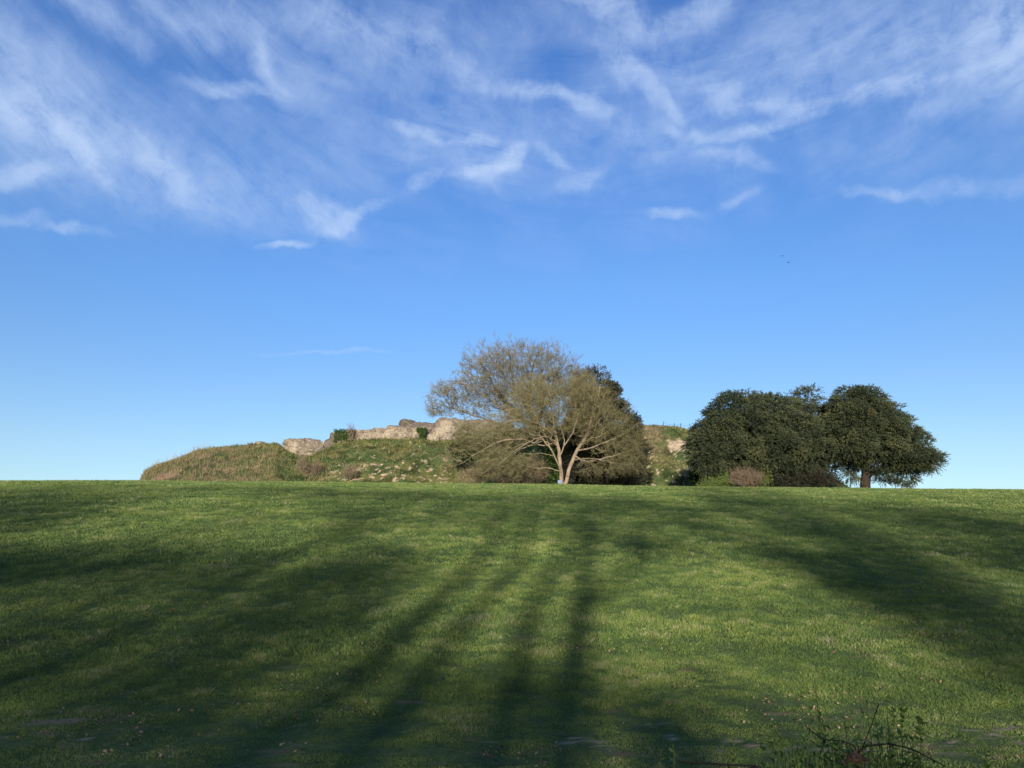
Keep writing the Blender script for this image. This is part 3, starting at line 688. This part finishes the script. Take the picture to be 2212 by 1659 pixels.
cr = t.mesh(R, 0, .040); pick(cr, tw); cr.build('crown', M['twig_b'], root); bd.build('buds', M['bud'], root)
# blue notice on the trunk
m, t_, b_ = mat('blue_sign_paint', .45, .4); t_.links.new(ramp(t_, noise(t_, 6, 3).outputs[0], [(.3, (.015, .065, .16)), (.7, (.025, .09, .21))]), b_.inputs['Base Color'])
c = P(1209, 1041, yB-.42); mb = MB(); w, h = .19, .17; q = []
V = np.array([(sx_*w, sy_*.012, sz_*h) for sx_ in (-1, 1) for sy_ in (-1, 1) for sz_ in (-1, 1)])+c
mb.add(V, [[0, 1, 3, 2], [4, 6, 7, 5], [0, 4, 5, 1], [2, 3, 7, 6], [0, 2, 6, 4], [1, 5, 7, 3]])
o = mb.build('notice_board', m, org=c); tag(o, 'small blue notice on the pale twin stemmed trunk', 'sign')

# --- evergreens: lumps of sprays over a crown shape
def evergreen(ells, y, nl, per, leafn=12, size=.22, droop=.25, low=None, seed=0, r=(.55, 1.15), inner=.35, lmp=.22, skip=0.):
    """crown of sprays: ellipsoids > lumps > sprays > leaves"""
    C0 = ell_pts(ells, nl, .86, y, low=low, lump_=lmp, seed=seed)
    Ci = ell_pts(ells, int(nl*inner), .35, y, low=low, lump_=lmp, seed=seed+1); C = np.concatenate([C0, Ci])
    cen = np.array([P(e[0], e[1], y+(e[5] if len(e) > 5 else 0)) for e in ells])
    k = np.argmin(((C[:, None]-cen[None])**2).sum(-1), 1); out = unit(C-cen[k])
    if skip: g = fbm(C[:, 0]*.6, C[:, 1]*.6, C[:, 2]*.6, oct=2, seed=seed+9) > -skip; C, out = C[g], out[g]
    rr = rng.uniform(r[0], r[1], len(C)); m = len(C)*per
    d = unit(rng.normal(size=(m, 3))+np.repeat(out, per, 0)*.9); c = np.repeat(C, per, 0)+d*np.repeat(rr, per)[:, None]*[.9, .9, .5]
    ax = unit(d*[1, 1, .4]+np.repeat(out, per, 0)*.6+rng.normal(size=(m, 3))*.25); 
    ln = rng.uniform(.35, .75, m)
    q = np.tile(np.linspace(0, 1, leafn), m); cc = np.repeat(c, leafn, 0)+np.repeat(ax*ln[:, None], leafn, 0)*q[:, None]
    cc[:, 2] -= q**2*np.repeat(ln, leafn)*droop
    sd = rng.normal(size=(len(cc), 3))*.55; dd = np.repeat(ax, leafn, 0)+sd+np.array([0, 0, -.3])*q[:, None]*droop*3
    mb = MB(); tone_ = np.clip(np.repeat(rng.normal(.45, .3, len(C)), per*leafn)*.75+.25*q+rng.random(len(cc))*.3, 0, 1)
    leaves(mb, cc, dd, size*rng.uniform(.6, 1.3, len(cc)), size*.36, tone_); return mb, C
def boughs(f, top, C, r0, tipr=.03, n=140, cap=.5, alpha=.2):
    t = Tree(); t.limb([f, *top], r0, r0*.35); k = rng.choice(len(C), min(n, len(C)), replace=False)
    t.grow(C[k], alpha, .7, .08); return t.mesh(t.radii(tipr, 2.3), 0, 9, cap)
# conifer behind the pale tree
y = 90.; f = foot(1290, y)
ells = [(1280, 842, 28, 40, 1.6), (1294, 875, 44, 46, 2.6), (1304, 925, 70, 60, 4), (1318, 980, 76, 52, 4.5), (1326, 1020, 74, 34, 4), (1265, 950, 50, 60, 3)]
root = empty('conifer', f, 'dark conifer with a ragged pointed right edge behind the pale spreading tree', 'tree')
mb, C = evergreen(ells, y, 640, 12, 11, .26, -.1, 1050, 11, (.4, .85), .3, .15)
mb.build('crown', M['conifer'], root)
# upswept bough ends on the right edge
sp = [(1318, 838), (1326, 858), (1308, 822), (1334, 880), (1345, 898), (1356, 888), (1300, 808), (1364, 925), (1378, 950)]
mb2 = MB()
for a, b in sp:
    tip = P(a, b, y); base = P(a-26, b+20, y); k = 90; q = rng.random(k); cc = base+(tip-base)*q[:, None]+rng.normal(size=(k, 3))*(.28*(1-q)+.04)[:, None]
    leaves(mb2, cc, (tip-base)[None]+rng.normal(size=(k, 3))*.7, .28, .1)
mb2.build('crown', M['conifer'], root)
boughs(f, PP([(1288, 960), (1285, 880), (1282, 830)], y), C, .35).build('trunk', M['bark_d'], root)

def yew(label, px, y, ells, nl, per, seed, trunk, low=1046, size=.19, skip=0., r=(.4, .85), droop=.3, nb=160, r0=.4, inner=.35, grp='dark yews on the right of the crest'):
    f = foot(px, y); root = empty('yew_tree', f, label, 'tree', grp)
    mb, C = evergreen(ells, y, nl, per, 12, size, droop, low, seed, r, inner, .28, skip)
    mb.build('crown', M['yew'], root); boughs(f, PP(trunk, y), C, r0, n=nb).build('trunk', M['bark_d'], root)
yew('broad flat topped yew at the left of the clump, reaching down to the brambles', 1640, 77.,
    [(1590, 885, 46, 38, 3), (1600, 925, 88, 58, 4.2), (1660, 900, 58, 44, 3.4), (1545, 970, 52, 46, 3.4), (1650, 965, 110, 66, 5), (1700, 935, 70, 60, 4), (1530, 950, 26, 34, 2), (1735, 975, 60, 44, 3.6), (1600, 860, 22, 14, 1.4), (1522, 985, 30, 24, 2, -1), (1690, 990, 80, 26, 3.5)], 760, 24, 31, [(1635, 1000), (1625, 940), (1600, 890)])
yew('sparse topped yew standing between the two broad yews', 1775, 82.,
    [(1718, 862, 24, 11, 1.5), (1752, 853, 24, 10, 1.4), (1772, 868, 22, 9, 1.4), (1812, 905, 34, 30, 2.4), (1735, 880, 30, 12, 2), (1765, 895, 46, 20, 2.8), (1780, 930, 62, 36, 4), (1775, 970, 75, 44, 4.5), (1790, 1000, 56, 20, 3.5)], 330, 20, 37, [(1772, 1000), (1765, 940), (1750, 885)], skip=.12, r=(.4, .85), droop=.1)
yew('tall domed yew on the right with its dark trunk bare at the foot', 1868, 77.,
    [(1852, 880, 50, 38, 3), (1870, 910, 70, 52, 4), (1835, 930, 50, 46, 3.4), (1900, 935, 68, 48, 4), (1945, 960, 56, 36, 3.4), (1982, 990, 44, 22, 3), (1960, 990, 56, 22, 3.4), (1885, 958, 84, 40, 4.5), (1822, 955, 44, 44, 3.5), (1870, 858, 30, 16, 2), (1840, 862, 24, 18, 2), (2008, 1000, 18, 9, 1.6), (1958, 1030, 14, 8, 1.2), (1908, 1026, 20, 16, 1.8, 0, .6), (1840, 1018, 16, 20, 1.4, 0, .5), (1905, 1005, 24, 22, 2, 0, .6), (1862, 990, 40, 12, 2)], 760, 24, 41, [(1870, 1000), (1868, 950), (1855, 890)], low=1047, r0=.52)

# --- shrubs
def bush(name, label, ells, y, mleaf, mtwig, nl, leaf=.12, nleaf=9, low=1049, grp=None, stems=60, tw=.7, cat='shrub', low_foot=None):
    cxm = np.mean([e[0] for e in ells]); f = foot(cxm, y)
    if y > YF: f[2] = P(cxm, low, y)[2]
    root = empty(name, f, label, cat, grp)
    C = ell_pts(ells, nl, .3, y, low=low, lump_=.3, seed=int(cxm))
    t = Tree(); t.limb([f, f+np.array([0, 0, .3])], .06, .05); k = rng.choice(len(C), min(stems, len(C)), replace=False); t.grow(C[k], .1, .4, .05)
    R = t.radii(.012, 2.4); sm = t.mesh(R, 0, 9, .1)
    twg, _ = twig_cloud(C, C-(f-[0, 0, 1]), 3, tw, .012, .1, 1.0); pick(sm, twg); sm.build('stems', M[mtwig], root)
    if nleaf:
        mb = MB(); m = len(C)*nleaf; leaves(mb, np.repeat(C, nleaf, 0)+rng.normal(size=(m, 3))*.3, rng.normal(size=(m, 3)), leaf*rng.uniform(.6, 1.4, m), leaf*.6); mb.build('leaves', M[mleaf], root)
bush('bramble_thicket', 'brown twiggy thicket under the left side of the pale tree', [(1130, 1020, 46, 30, 2), (1100, 1032, 34, 20, 1.6), (1160, 1018, 26, 34, 1.6)], 80, 'brown', 'thicket', 420, .13, 6)
bush('holly_bush', 'dark green bush just left of the thicket, under the low branches', [(1000, 955, 22, 26, 1.6), (1018, 975, 30, 24, 1.8), (985, 975, 20, 22, 1.5)], 98, 'ivy', 'bark_d', 320, .2, 12, 1010)
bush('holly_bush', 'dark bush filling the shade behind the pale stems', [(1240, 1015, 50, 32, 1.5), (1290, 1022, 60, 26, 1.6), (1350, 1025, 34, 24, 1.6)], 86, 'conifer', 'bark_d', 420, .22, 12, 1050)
bush('shrub', 'olive shrub at the foot of the mound beneath the drooping left branches', [(1060, 1022, 46, 24, 1.6), (1020, 1030, 30, 18, 1.3)], 90, 'bud', 'thicket', 320, .12, 5, 1050)
bush('bramble_bush', 'reddish brown bramble bush below the broad left yew', [(1607, 1034, 36, 20, 1.4), (1630, 1038, 22, 14, 1.2)], 73.5, 'brown', 'thicket', 360, .1, 5, 1054)
bush('shrub', 'low yellow green shrub left of the brown bramble bush', [(1545, 1044, 34, 9, 1), (1568, 1038, 10, 15, .8), (1520, 1048, 16, 5, .8)], 74, 'bright', 'stem', 200, .14, 10, 1054, tw=.35)
bush('shrub', 'small yellow green tuft of leaves right of the brown bramble bush', [(1652, 1038, 9, 14, .7)], 73.8, 'bright', 'stem', 50, .14, 10, 1054, tw=.3)
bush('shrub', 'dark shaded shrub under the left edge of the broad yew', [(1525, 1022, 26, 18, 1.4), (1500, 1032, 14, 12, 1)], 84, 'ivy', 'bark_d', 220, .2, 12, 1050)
bush('dead_shrub', 'grey brown leafless shrub low on the mound below the ivy corner', [(655, 1008, 14, 24, 1), (680, 1015, 16, 20, 1)], 101, 'brown', 'thicket', 150, .1, 2, 1036)
bush('dead_shrub', 'round dark leafless shrub at the mound foot, right of the other bare shrub', [(757, 1022, 17, 16, 1)], 98, 'ivy', 'thicket', 110, .12, 3, 1040)
bush('dead_shrub', 'thin upright bare shrub against the long wall beside the ivy', [(757, 930, 9, 14, .6), (764, 940, 7, 14, .6)], 114.6, 'brown', 'thicket', 60, .1, 0, 955)
bush('bramble_thicket', 'low tangle of brown stems by the chalk foot of the yew group', [(1100, 1038, 20, 10, 1)], 78, 'brown', 'thicket', 60, .1, 3, 1050)

bush('bramble_thicket', 'added twig tangle, coloured near black as the shade beneath the middle of the yew clump', [(1700, 1032, 44, 18, 1.6), (1770, 1034, 50, 16, 1.8)], 75.5, 'conifer', 'bark_k', 420, .15, 12, 1052)  # added twigs whose near black colour stands in for shade under the canopy

# --- wire fence on the ridge, right
root = empty('wire_fence', P(1470, 926, YR), 'thin leaning wire fence on the ridge between the tree groups', 'fence'); posts = [(1432, 921, 1434, 910), (1458, 923, 1457, 914), (1471, 925, 1470, 914), (1496, 929, 1489, 915), (1510, 933, 1508, 921), (1541, 936, 1535, 922)]
prev = None; wire = MB()
for a, b, c, d in posts:
    mb = MB(); A = P(a, b+4, YR); B = P(c, d, YR); tubes(mb, [A], [B], .05, .04, 5); mb.build('post', M['bark_d'], root)
    tp = A+(B-A)*.85
    if prev is not None: mid = (prev+tp)/2-[0, 0, .25]; tubes(wire, [prev, mid], [mid, tp], .016, .016, 3)
    prev = tp
wire.build('wire', M['bark_d'], root)

# --- dock plants in the turf
def dock(label, px, py, n, size, m='dock'):
    g = ground_at(px, py); g[2] = float(H(g[0], g[1])); mb = MB()
    for i in range(n):
        th = rng.random()*2*np.pi; L_ = size*rng.uniform(.6, 1.15); w = L_*.30; o = g+np.array([math.cos(th), math.sin(th), 0])*size*rng.random()*.5*(2.0 if n > 10 else 1); tilt = rng.uniform(.35, 1.0)
        d = np.array([math.cos(th)*math.cos(tilt), math.sin(th)*math.cos(tilt), math.sin(tilt)]); s = np.array([-math.sin(th), math.cos(th), 0]); up = np.cross(s, d)*-1
        K = 7; V = []; 
        for k in range(K):
            q = k/(K-1); ww = w*math.sin(math.pi*min(1, q*.9+.08))**.7*(1 if q < .97 else .1); c = o+d*L_*q+np.array([0, 0, -L_*.5*q*q]); 
            V += [c-s*ww/2+np.array([0, 0, .15*ww]), c, c+s*ww/2+np.array([0, 0, .15*ww])]
        Fc = []
        for k in range(K-1):
            Fc += [[3*k, 3*k+1, 3*k+4, 3*k+3], [3*k+1, 3*k+2, 3*k+5, 3*k+4]]
        mb.add(V, Fc, rng.random())
    root = empty('dock_plant', g, label, 'weed', 'broad leaved docks growing in the turf'); mb.build('leaves', M[m], root, smooth=True)
dock('wide clump of broad dark green dock leaves in the shaded turf', 972, 1468, 34, .17)
dock('small bright dock left of the wide dark clump', 897, 1468, 7, .11, 'bright')
dock('small dock with few leaves just above right of the wide clump', 1004, 1440, 6, .10)
dock('thin pale green dock sprig close behind the left half of the wide clump', 950, 1450, 5, .09)

# --- near weeds at the lower right, rising from the foot of the viewpoint
def weed(label, tip, dist, base_px, leafn, size, m='weed', arch=0., r=.0042, name='young_weed', bright=False):
    tp = P(tip[0], tip[1], dist); bx = P(base_px, 1700, dist)[0]; b = np.array([bx, dist+rng.uniform(-.1, .15), 0.0]); b[2] = float(H0(b[0], b[1]))
    root = empty(name, b, label, 'weed', 'weeds in the near right corner')
    K = 16; q = np.linspace(0, 1, K); pts = b+(tp-b)*q[:, None]; pts[:, 0] += np.sin(q*np.pi)*arch+np.sin(q*9+dist*7)*.006; pts += rng.normal(size=(K, 3))*.002
    mb = MB(); rr = r*(1.3-q); tubes(mb, pts[:-1], pts[1:], rr[:-1], rr[1:], 5); 
    lb = MB(); n = leafn; s = .55+.45*rng.random(n)**.7; s[:6] = rng.uniform(.93, 1, 6)
    c = np.array([[np.interp(v, q, pts[:, k]) for k in range(3)] for v in s]); d = rng.normal(size=(n, 3))*[1, 1, .3]+[0, 0, .65]
    leaves(lb, c, d, size*rng.uniform(.5, 1.2, n), size*.42, fold=.15); mb.build('stem', M['stem'], root, smooth=True); lb.build('leaves', M[m], root)
WD = [((1428, 1632), 2.3, 1425, 9, .05, 'pale young weed, leftmost of the near weeds'), ((1455, 1622), 2.35, 1450, 10, .05, 'second pale weed from the left, close beside the leftmost one'),
 ((1580, 1600), 2.5, 1590, 16, .045, 'small leafy weed between the pale left pair and the dense clump'), ((1668, 1577), 2.6, 1675, 18, .042, 'leafy weed standing at the left edge of the dense clump'),
 ((1688, 1608), 2.4, 1690, 16, .04, 'short leafy weed just right of the clump edge weed'), ((1771, 1552), 2.7, 1780, 20, .045, 'weed with a broad leafy tip left of the dead brown head'),
 ((1820, 1560), 2.5, 1835, 6, .03, 'thin nearly leafless stem rising beside the dead brown head'), ((1890, 1565), 2.6, 1880, 16, .04, 'bushy tipped weed right of the dead brown head'),
 ((1945, 1532), 2.6, 1905, 26, .042, 'tallest weed of the corner, leaning right with leaves up its stem'), ((1930, 1512), 2.9, 1915, 16, .04, 'slim tall weed behind the tallest leaning one'),
 ((1985, 1556), 2.5, 1940, 24, .038, 'rightmost leaning weed of the dense clump'), ((1640, 1612), 2.5, 1650, 14, .04, 'low weed at the left end of the dense clump, below the taller edge weed'), ((1730, 1598), 2.6, 1735, 16, .04, 'short weed left of the broad leafy tipped one'),
 ((1800, 1596), 2.6, 1805, 14, .04, 'short weed close to the left side of the dead brown head'), ((1915, 1590), 2.5, 1912, 18, .04, 'short bushy weed under the tallest leaning one'), ((1968, 1606), 2.5, 1960, 16, .04, 'short weed below the rightmost leaning weed'),
 ((2128, 1622), 2.3, 2150, 10, .045, 'dark weed near the right edge of the picture')]
for tip, dist, bp, ln, sz, lab in WD: weed(lab, (tip[0], tip[1]-8), dist, bp, int(ln*3), sz*(.4 if 'pale' in lab else .65), 'bright' if 'pale' in lab else 'weed')
# dense leafy mat of the same weeds along the bottom edge
f = np.array([P(1840, 1700, 2.6)[0], 2.6, 0.]); root = empty('weed_clump', f, 'dense low leafy clump at the bottom right edge', 'weed')
mb = MB(); lb = MB(); n = 200; px = np.clip(rng.normal(1830, 120, n), 1560, 2120); tp = np.array([P(a, 1662-rng.exponential(32)+abs(a-1830)*.10, rng.uniform(2.3, 2.9)) for a in px]); b = tp*[1, 1, 0]+rng.normal(size=(n, 3))*[.05, .05, 0]
tubes(mb, b, tp, .003, .0015, 4); m_ = n*34; s = .5+.5*np.tile(rng.random(34), n); c = np.repeat(b, 34, 0)+(np.repeat(tp-b, 34, 0))*s[:, None]+rng.normal(size=(m_, 3))*.02
leaves(lb, c, rng.normal(size=(m_, 3))+[0, 0, .8], .024*rng.uniform(.5, 1.3, m_), .010); mb.build('stems', M['stem'], root); lb.build('leaves', M['weed'], root)
# arching bramble and its dead brown head
def cane(label, pts, dist, r=.002):
    pts = [P(a, b, dist+(c if True else 0)) for a, b, c in pts]; base = np.array([pts[0][0], pts[0][1], 0.]); root = empty('bramble_cane', base, label, 'bramble', 'dark arching bramble canes')
    q = np.array([base]+pts); s = np.linspace(0, len(q)-1, 50); path = np.stack([np.interp(s, range(len(q)), q[:, k]) for k in range(3)], 1)
    for _ in range(3): path[1:-1] = (path[:-2]+2*path[1:-1]+path[2:])/4
    mb = MB(); tubes(mb, path[:-1], path[1:], r, r, 5); k = rng.integers(8, 48, 14); lv = path[k]; tubes(mb, lv, lv+rng.normal(size=(14, 3))*.012, .0015, .0003, 3)
    mb.build('cane', M['bark_k'], root, smooth=True)
cane('arching dark cane sweeping right and down from the dead brown head', [(1850, 1625, 0), (1870, 1612, 0), (1920, 1606, .02), (1970, 1618, .05), (2040, 1655, .1)], 2.3)
cane('dark cane arching left from the dead brown head', [(1850, 1640, 0), (1848, 1612, 0), (1820, 1600, 0), (1778, 1598, .05), (1740, 1570, .1)], 2.32, .0016)
cane('straight dark twig rising right of the dead brown head', [(1852, 1630, .02), (1865, 1610, .02), (1885, 1560, .05), (1898, 1520, .1)], 2.36, .0014)
cane('low dark cane lying along the bottom edge left of the clump', [(1560, 1672, 0), (1640, 1655, 0), (1560, 1652, 0), (1470, 1647, .05)], 2.2, .0025)
c = P(1848, 1637, 2.28); mb = MB(); k = 26; leaves(mb, c+rng.normal(size=(k, 3))*[.012, .006, .006], rng.normal(size=(k, 3))*[1, .5, .4], .02, .014, rng.random(k)*.12)
lump(mb, c, (.024, .013, .012), 3, .3, 10); tag(mb.build('dead_seed_head', M['litter'], org=c), 'dead brown curled head caught among the near weeds', 'seed head')

# --- two distant birds
m, _, b_ = mat('bird_feathers', .8, .1); b_.inputs['Base Color'].default_value = (.03, .03, .035, 1)
for i, (a, b, lab) in enumerate(((1690, 553, 'tiny dark bird in the sky, upper left of the two'), (1703, 567, 'tiny dark bird in the sky, lower right of the two'))):
    c = P(a, b, 260); mb = MB(); lump(mb, c, (.12, .30, .10), 3+i, .1, 8)
    for s in (-1, 1):
        w0 = c+[0, .1, .02]; w1 = c+[0, -.1, .02]; e0 = c+[s*.35, .12, .12]; e1 = c+[s*.35, -.1, .12]; t0 = c+[s*.75, -.12, -.02]
        V = np.array([w0, w1, e1, e0, t0]); V2 = V-[0, 0, .02]; mb.add(np.concatenate([V, V2]), [[0, 1, 2, 3], [5, 8, 7, 6]]); mb.add(np.concatenate([V, V2]), [[3, 2, 4], [8, 9, 7]])
    tl = np.array([c+[-.04, -.25, 0], c+[.04, -.25, 0], c+[.09, -.48, 0], c+[-.09, -.48, 0]]); mb.add(tl, [[0, 1, 2, 3]])
    tag(mb.build('bird', m, org=c), lab, 'bird', 'birds flying over the crest')

# ------------------------------------------------------------------ the trees behind the viewpoint, whose shade lies on the meadow
SH = [  # shaded parts of the meadow: centre, half sizes, tilt (deg), weight
 (-60,1110,330,36,-5,1.0),(60,1130,230,22,-12,.9),(900,1075,470,10,2,.75),(1320,1085,200,14,3,.8),(1000,1100,330,24,0,.45),(1130,1120,260,26,0,.65),
 (-60,1240,260,40,-4,1.0),(240,1215,190,30,-10,.9),(430,1190,130,40,-30,.45),(300,1300,420,60,-5,.55),(60,1400,300,50,-8,.8),(250,1360,200,40,-20,.6),
 (790,1150,55,60,-60,.9),(700,1240,130,24,-15,.7),(600,1340,260,70,-20,.8),(450,1250,200,30,-12,.7),(300,1480,330,60,-5,.8),(520,1440,260,50,-15,.7),(700,1500,200,60,-30,.65),
 (1650,1110,150,30,12,1.0),(1480,1130,140,28,10,.9),(1800,1150,230,40,18,1.0),(1600,1160,120,18,10,.8),(1450,1165,110,22,0,.7),(2050,1130,240,26,6,1.0),(2150,1180,180,40,10,1.0),
 (1720,1215,110,24,25,.9),(1930,1295,260,44,25,.95),(2080,1300,200,34,25,.9),(2230,1370,160,40,20,.9),(2110,1400,170,36,28,.85),(2200,1450,150,40,30,.7),(1300,1155,60,30,0,.8),(1220,1140,110,18,0,.7),
 (450,1590,620,60,0,.9),(250,1450,420,90,0,.8),(800,1610,900,60,0,.85),(1050,1590,500,46,0,.75),(1150,1510,380,45,0,.85),(1450,1520,120,30,0,.6),(900,1520,110,50,-35,.7),(800,1640,800,30,0,.45),(800,1640,640,60,0,.6)]
TR = [  # trunk shadows drawn across the meadow (polyline, trunk radius)
 ([(650, 1560), (800, 1460), (880, 1370), (960, 1275), (1035, 1220), (1060, 1180), (1085, 1090)], .28), ([(850, 1560), (950, 1430), (1000, 1350), (1070, 1280), (1110, 1235), (1135, 1170), (1140, 1100)], .26),
 ([(1105, 1560), (1120, 1450), (1140, 1370), (1165, 1290), (1210, 1215), (1225, 1130)], .30), ([(1228, 1560), (1238, 1450), (1248, 1370), (1260, 1280), (1262, 1200), (1268, 1090)], .32),
 ([(1255, 1310), (1340, 1250), (1370, 1215), (1400, 1130)], .10), ([(690, 1530), (700, 1245), (770, 1190), (800, 1105)], .12)]
def to_tree(px, py, yb):
    g = ground_at(px, py); s = (g[1]-yb)/SUN_TO[1]; return g-SUN_TO*s
def shade(px, py):
    r = np.zeros_like(px)
    for cx_, cy_, rx, ry, tl, w in SH:
        a = math.radians(tl); dx, dy = px-cx_, py-cy_; u = dx*math.cos(a)+dy*math.sin(a); v = -dx*math.sin(a)+dy*math.cos(a)
        r = np.maximum(r, w*np.clip(1.5-np.sqrt((u/rx)**2+(v/ry)**2), 0, 1))
    return np.minimum(r, 1)
# even sampling over the tree plane rather than over the picture
NT = 30000; yb = rng.uniform(-19, -11, NT)
LOWN = 12000; xs = np.concatenate([rng.uniform(-62, 58, NT-LOWN), rng.uniform(-26, 24, LOWN)]); zs = np.concatenate([rng.uniform(6.5, 24.5, NT-LOWN), rng.uniform(2.6, 8, LOWN)])
q0 = np.stack([xs, yb, zs], 1); g = np.zeros((NT, 3)); okh = np.zeros(NT, bool); ss = np.linspace(0, 110, 551)
for c0 in range(0, NT, 3000):
    ray = q0[c0:c0+3000, None]+SUN_TO[None, None]*ss[None, :, None]
    hit = ray[..., 2] < H0(ray[..., 0], ray[..., 1]); ih = hit.argmax(1); okh[c0:c0+3000] = hit.any(1); g[c0:c0+3000] = ray[np.arange(len(ih)), ih]
v = g-[0, 0, EYE]; fw = v[:, 1]*CP+v[:, 2]*SP; up_ = -v[:, 1]*SP+v[:, 2]*CP; gpx = CX+F*v[:, 0]/np.maximum(fw, .1); gpy = CY-F*up_/np.maximum(fw, .1)
s_ = shade(gpx, gpy)
offs = (g[:, 1] < 7.2) | (np.abs(gpx-1106) > 1300)
s_ = np.where(offs, .35, s_)
keep = okh & (rng.random(NT) < s_) & (g[:, 1] < 69)
TP = q0[keep]; TLOW = np.arange(NT)[keep] >= NT-LOWN
trunks = [(-50, -17), (-38, -13), (-27, -18), (-17.5, -14), (-9.0, -13), None, (10.5, -18), (19, -13), (29, -17), (40, -14), (52, -17)]
trunk_pts = []
lab = 'tall dense woodland tree at the field edge behind the viewpoint'
grp = 'woodland edge trees behind the viewpoint'
TL = []
for pl, w in TR:
    ybk = -14.; TL.append(([to_tree(a, b, ybk) for a, b in pl], w))
TX = [c for c in trunks if c]
def x_low(pl): 
    return pl[0][0]
groups = {}
bases = [np.array([a, b, 0.]) for a, b in TX]
# trees that stand where the trunk shadows run
own = []
for k in (0, 1, 2, 3):
    pl = TL[k][0]; d = pl[0]; bases.append(np.array([d[0], d[1], 0.])); own.append((len(bases)-1, pl, TL[k][1]))
bases = [b for b in bases]
BX = np.array([b[:2] for b in bases]); asg = np.argmin((TP[:, None, 0]-BX[None, :, 0])**2+.3*(TP[:, None, 1]-BX[None, :, 1])**2, 1)
for i, b in enumerate(bases):
    T = TP[asg == i]; lowm = TLOW[asg == i]
    if len(T) < 5: continue
    b[2] = float(H0(b[0], b[1])); t = Tree(); pl = None
    for oi, o_, w_ in own:
        if oi == i: pl = o_; rw = w_
    top = T[:, 2].max()
    if pl is not None: t.limb([b]+pl, rw, .08)
    else: t.limb([b, b+[rng.normal(0, .3), 0, 5], [T[:, 0].mean()*.4+b[0]*.6, b[1], top*.5], [T[:, 0].mean()*.6+b[0]*.4, b[1]+rng.normal(0, .5), top*.85]], .22, .06)
    extra = {len(bases)-1: (4,)}.get(i, ())
    for e in extra:
        pl2 = TL[e][0]; t.limb(pl2[1:], .14, .07, at=pl2[0])
    t.grow(T[rng.random(len(T)) < .45], .25, .8, .1, 0, 6); R = t.radii(.010, 2.6)
    root = empty('woodland_tree', b, lab, 'tree', grp)
    t.mesh(R, 0, 9, .34).build('trunk', M['bark_a'], root, smooth=True)
    n = len(T); k = 11; mb = MB(); d = rng.normal(size=(n*k, 3)); lm = np.repeat(np.where(lowm, .55, 1.), k); leaves(mb, np.repeat(T, k, 0)+d*.48*lm[:, None], rng.normal(size=(n*k, 3)), .28*lm, .19*lm)
    mb.build('crown', M['wood_leaf'], root)
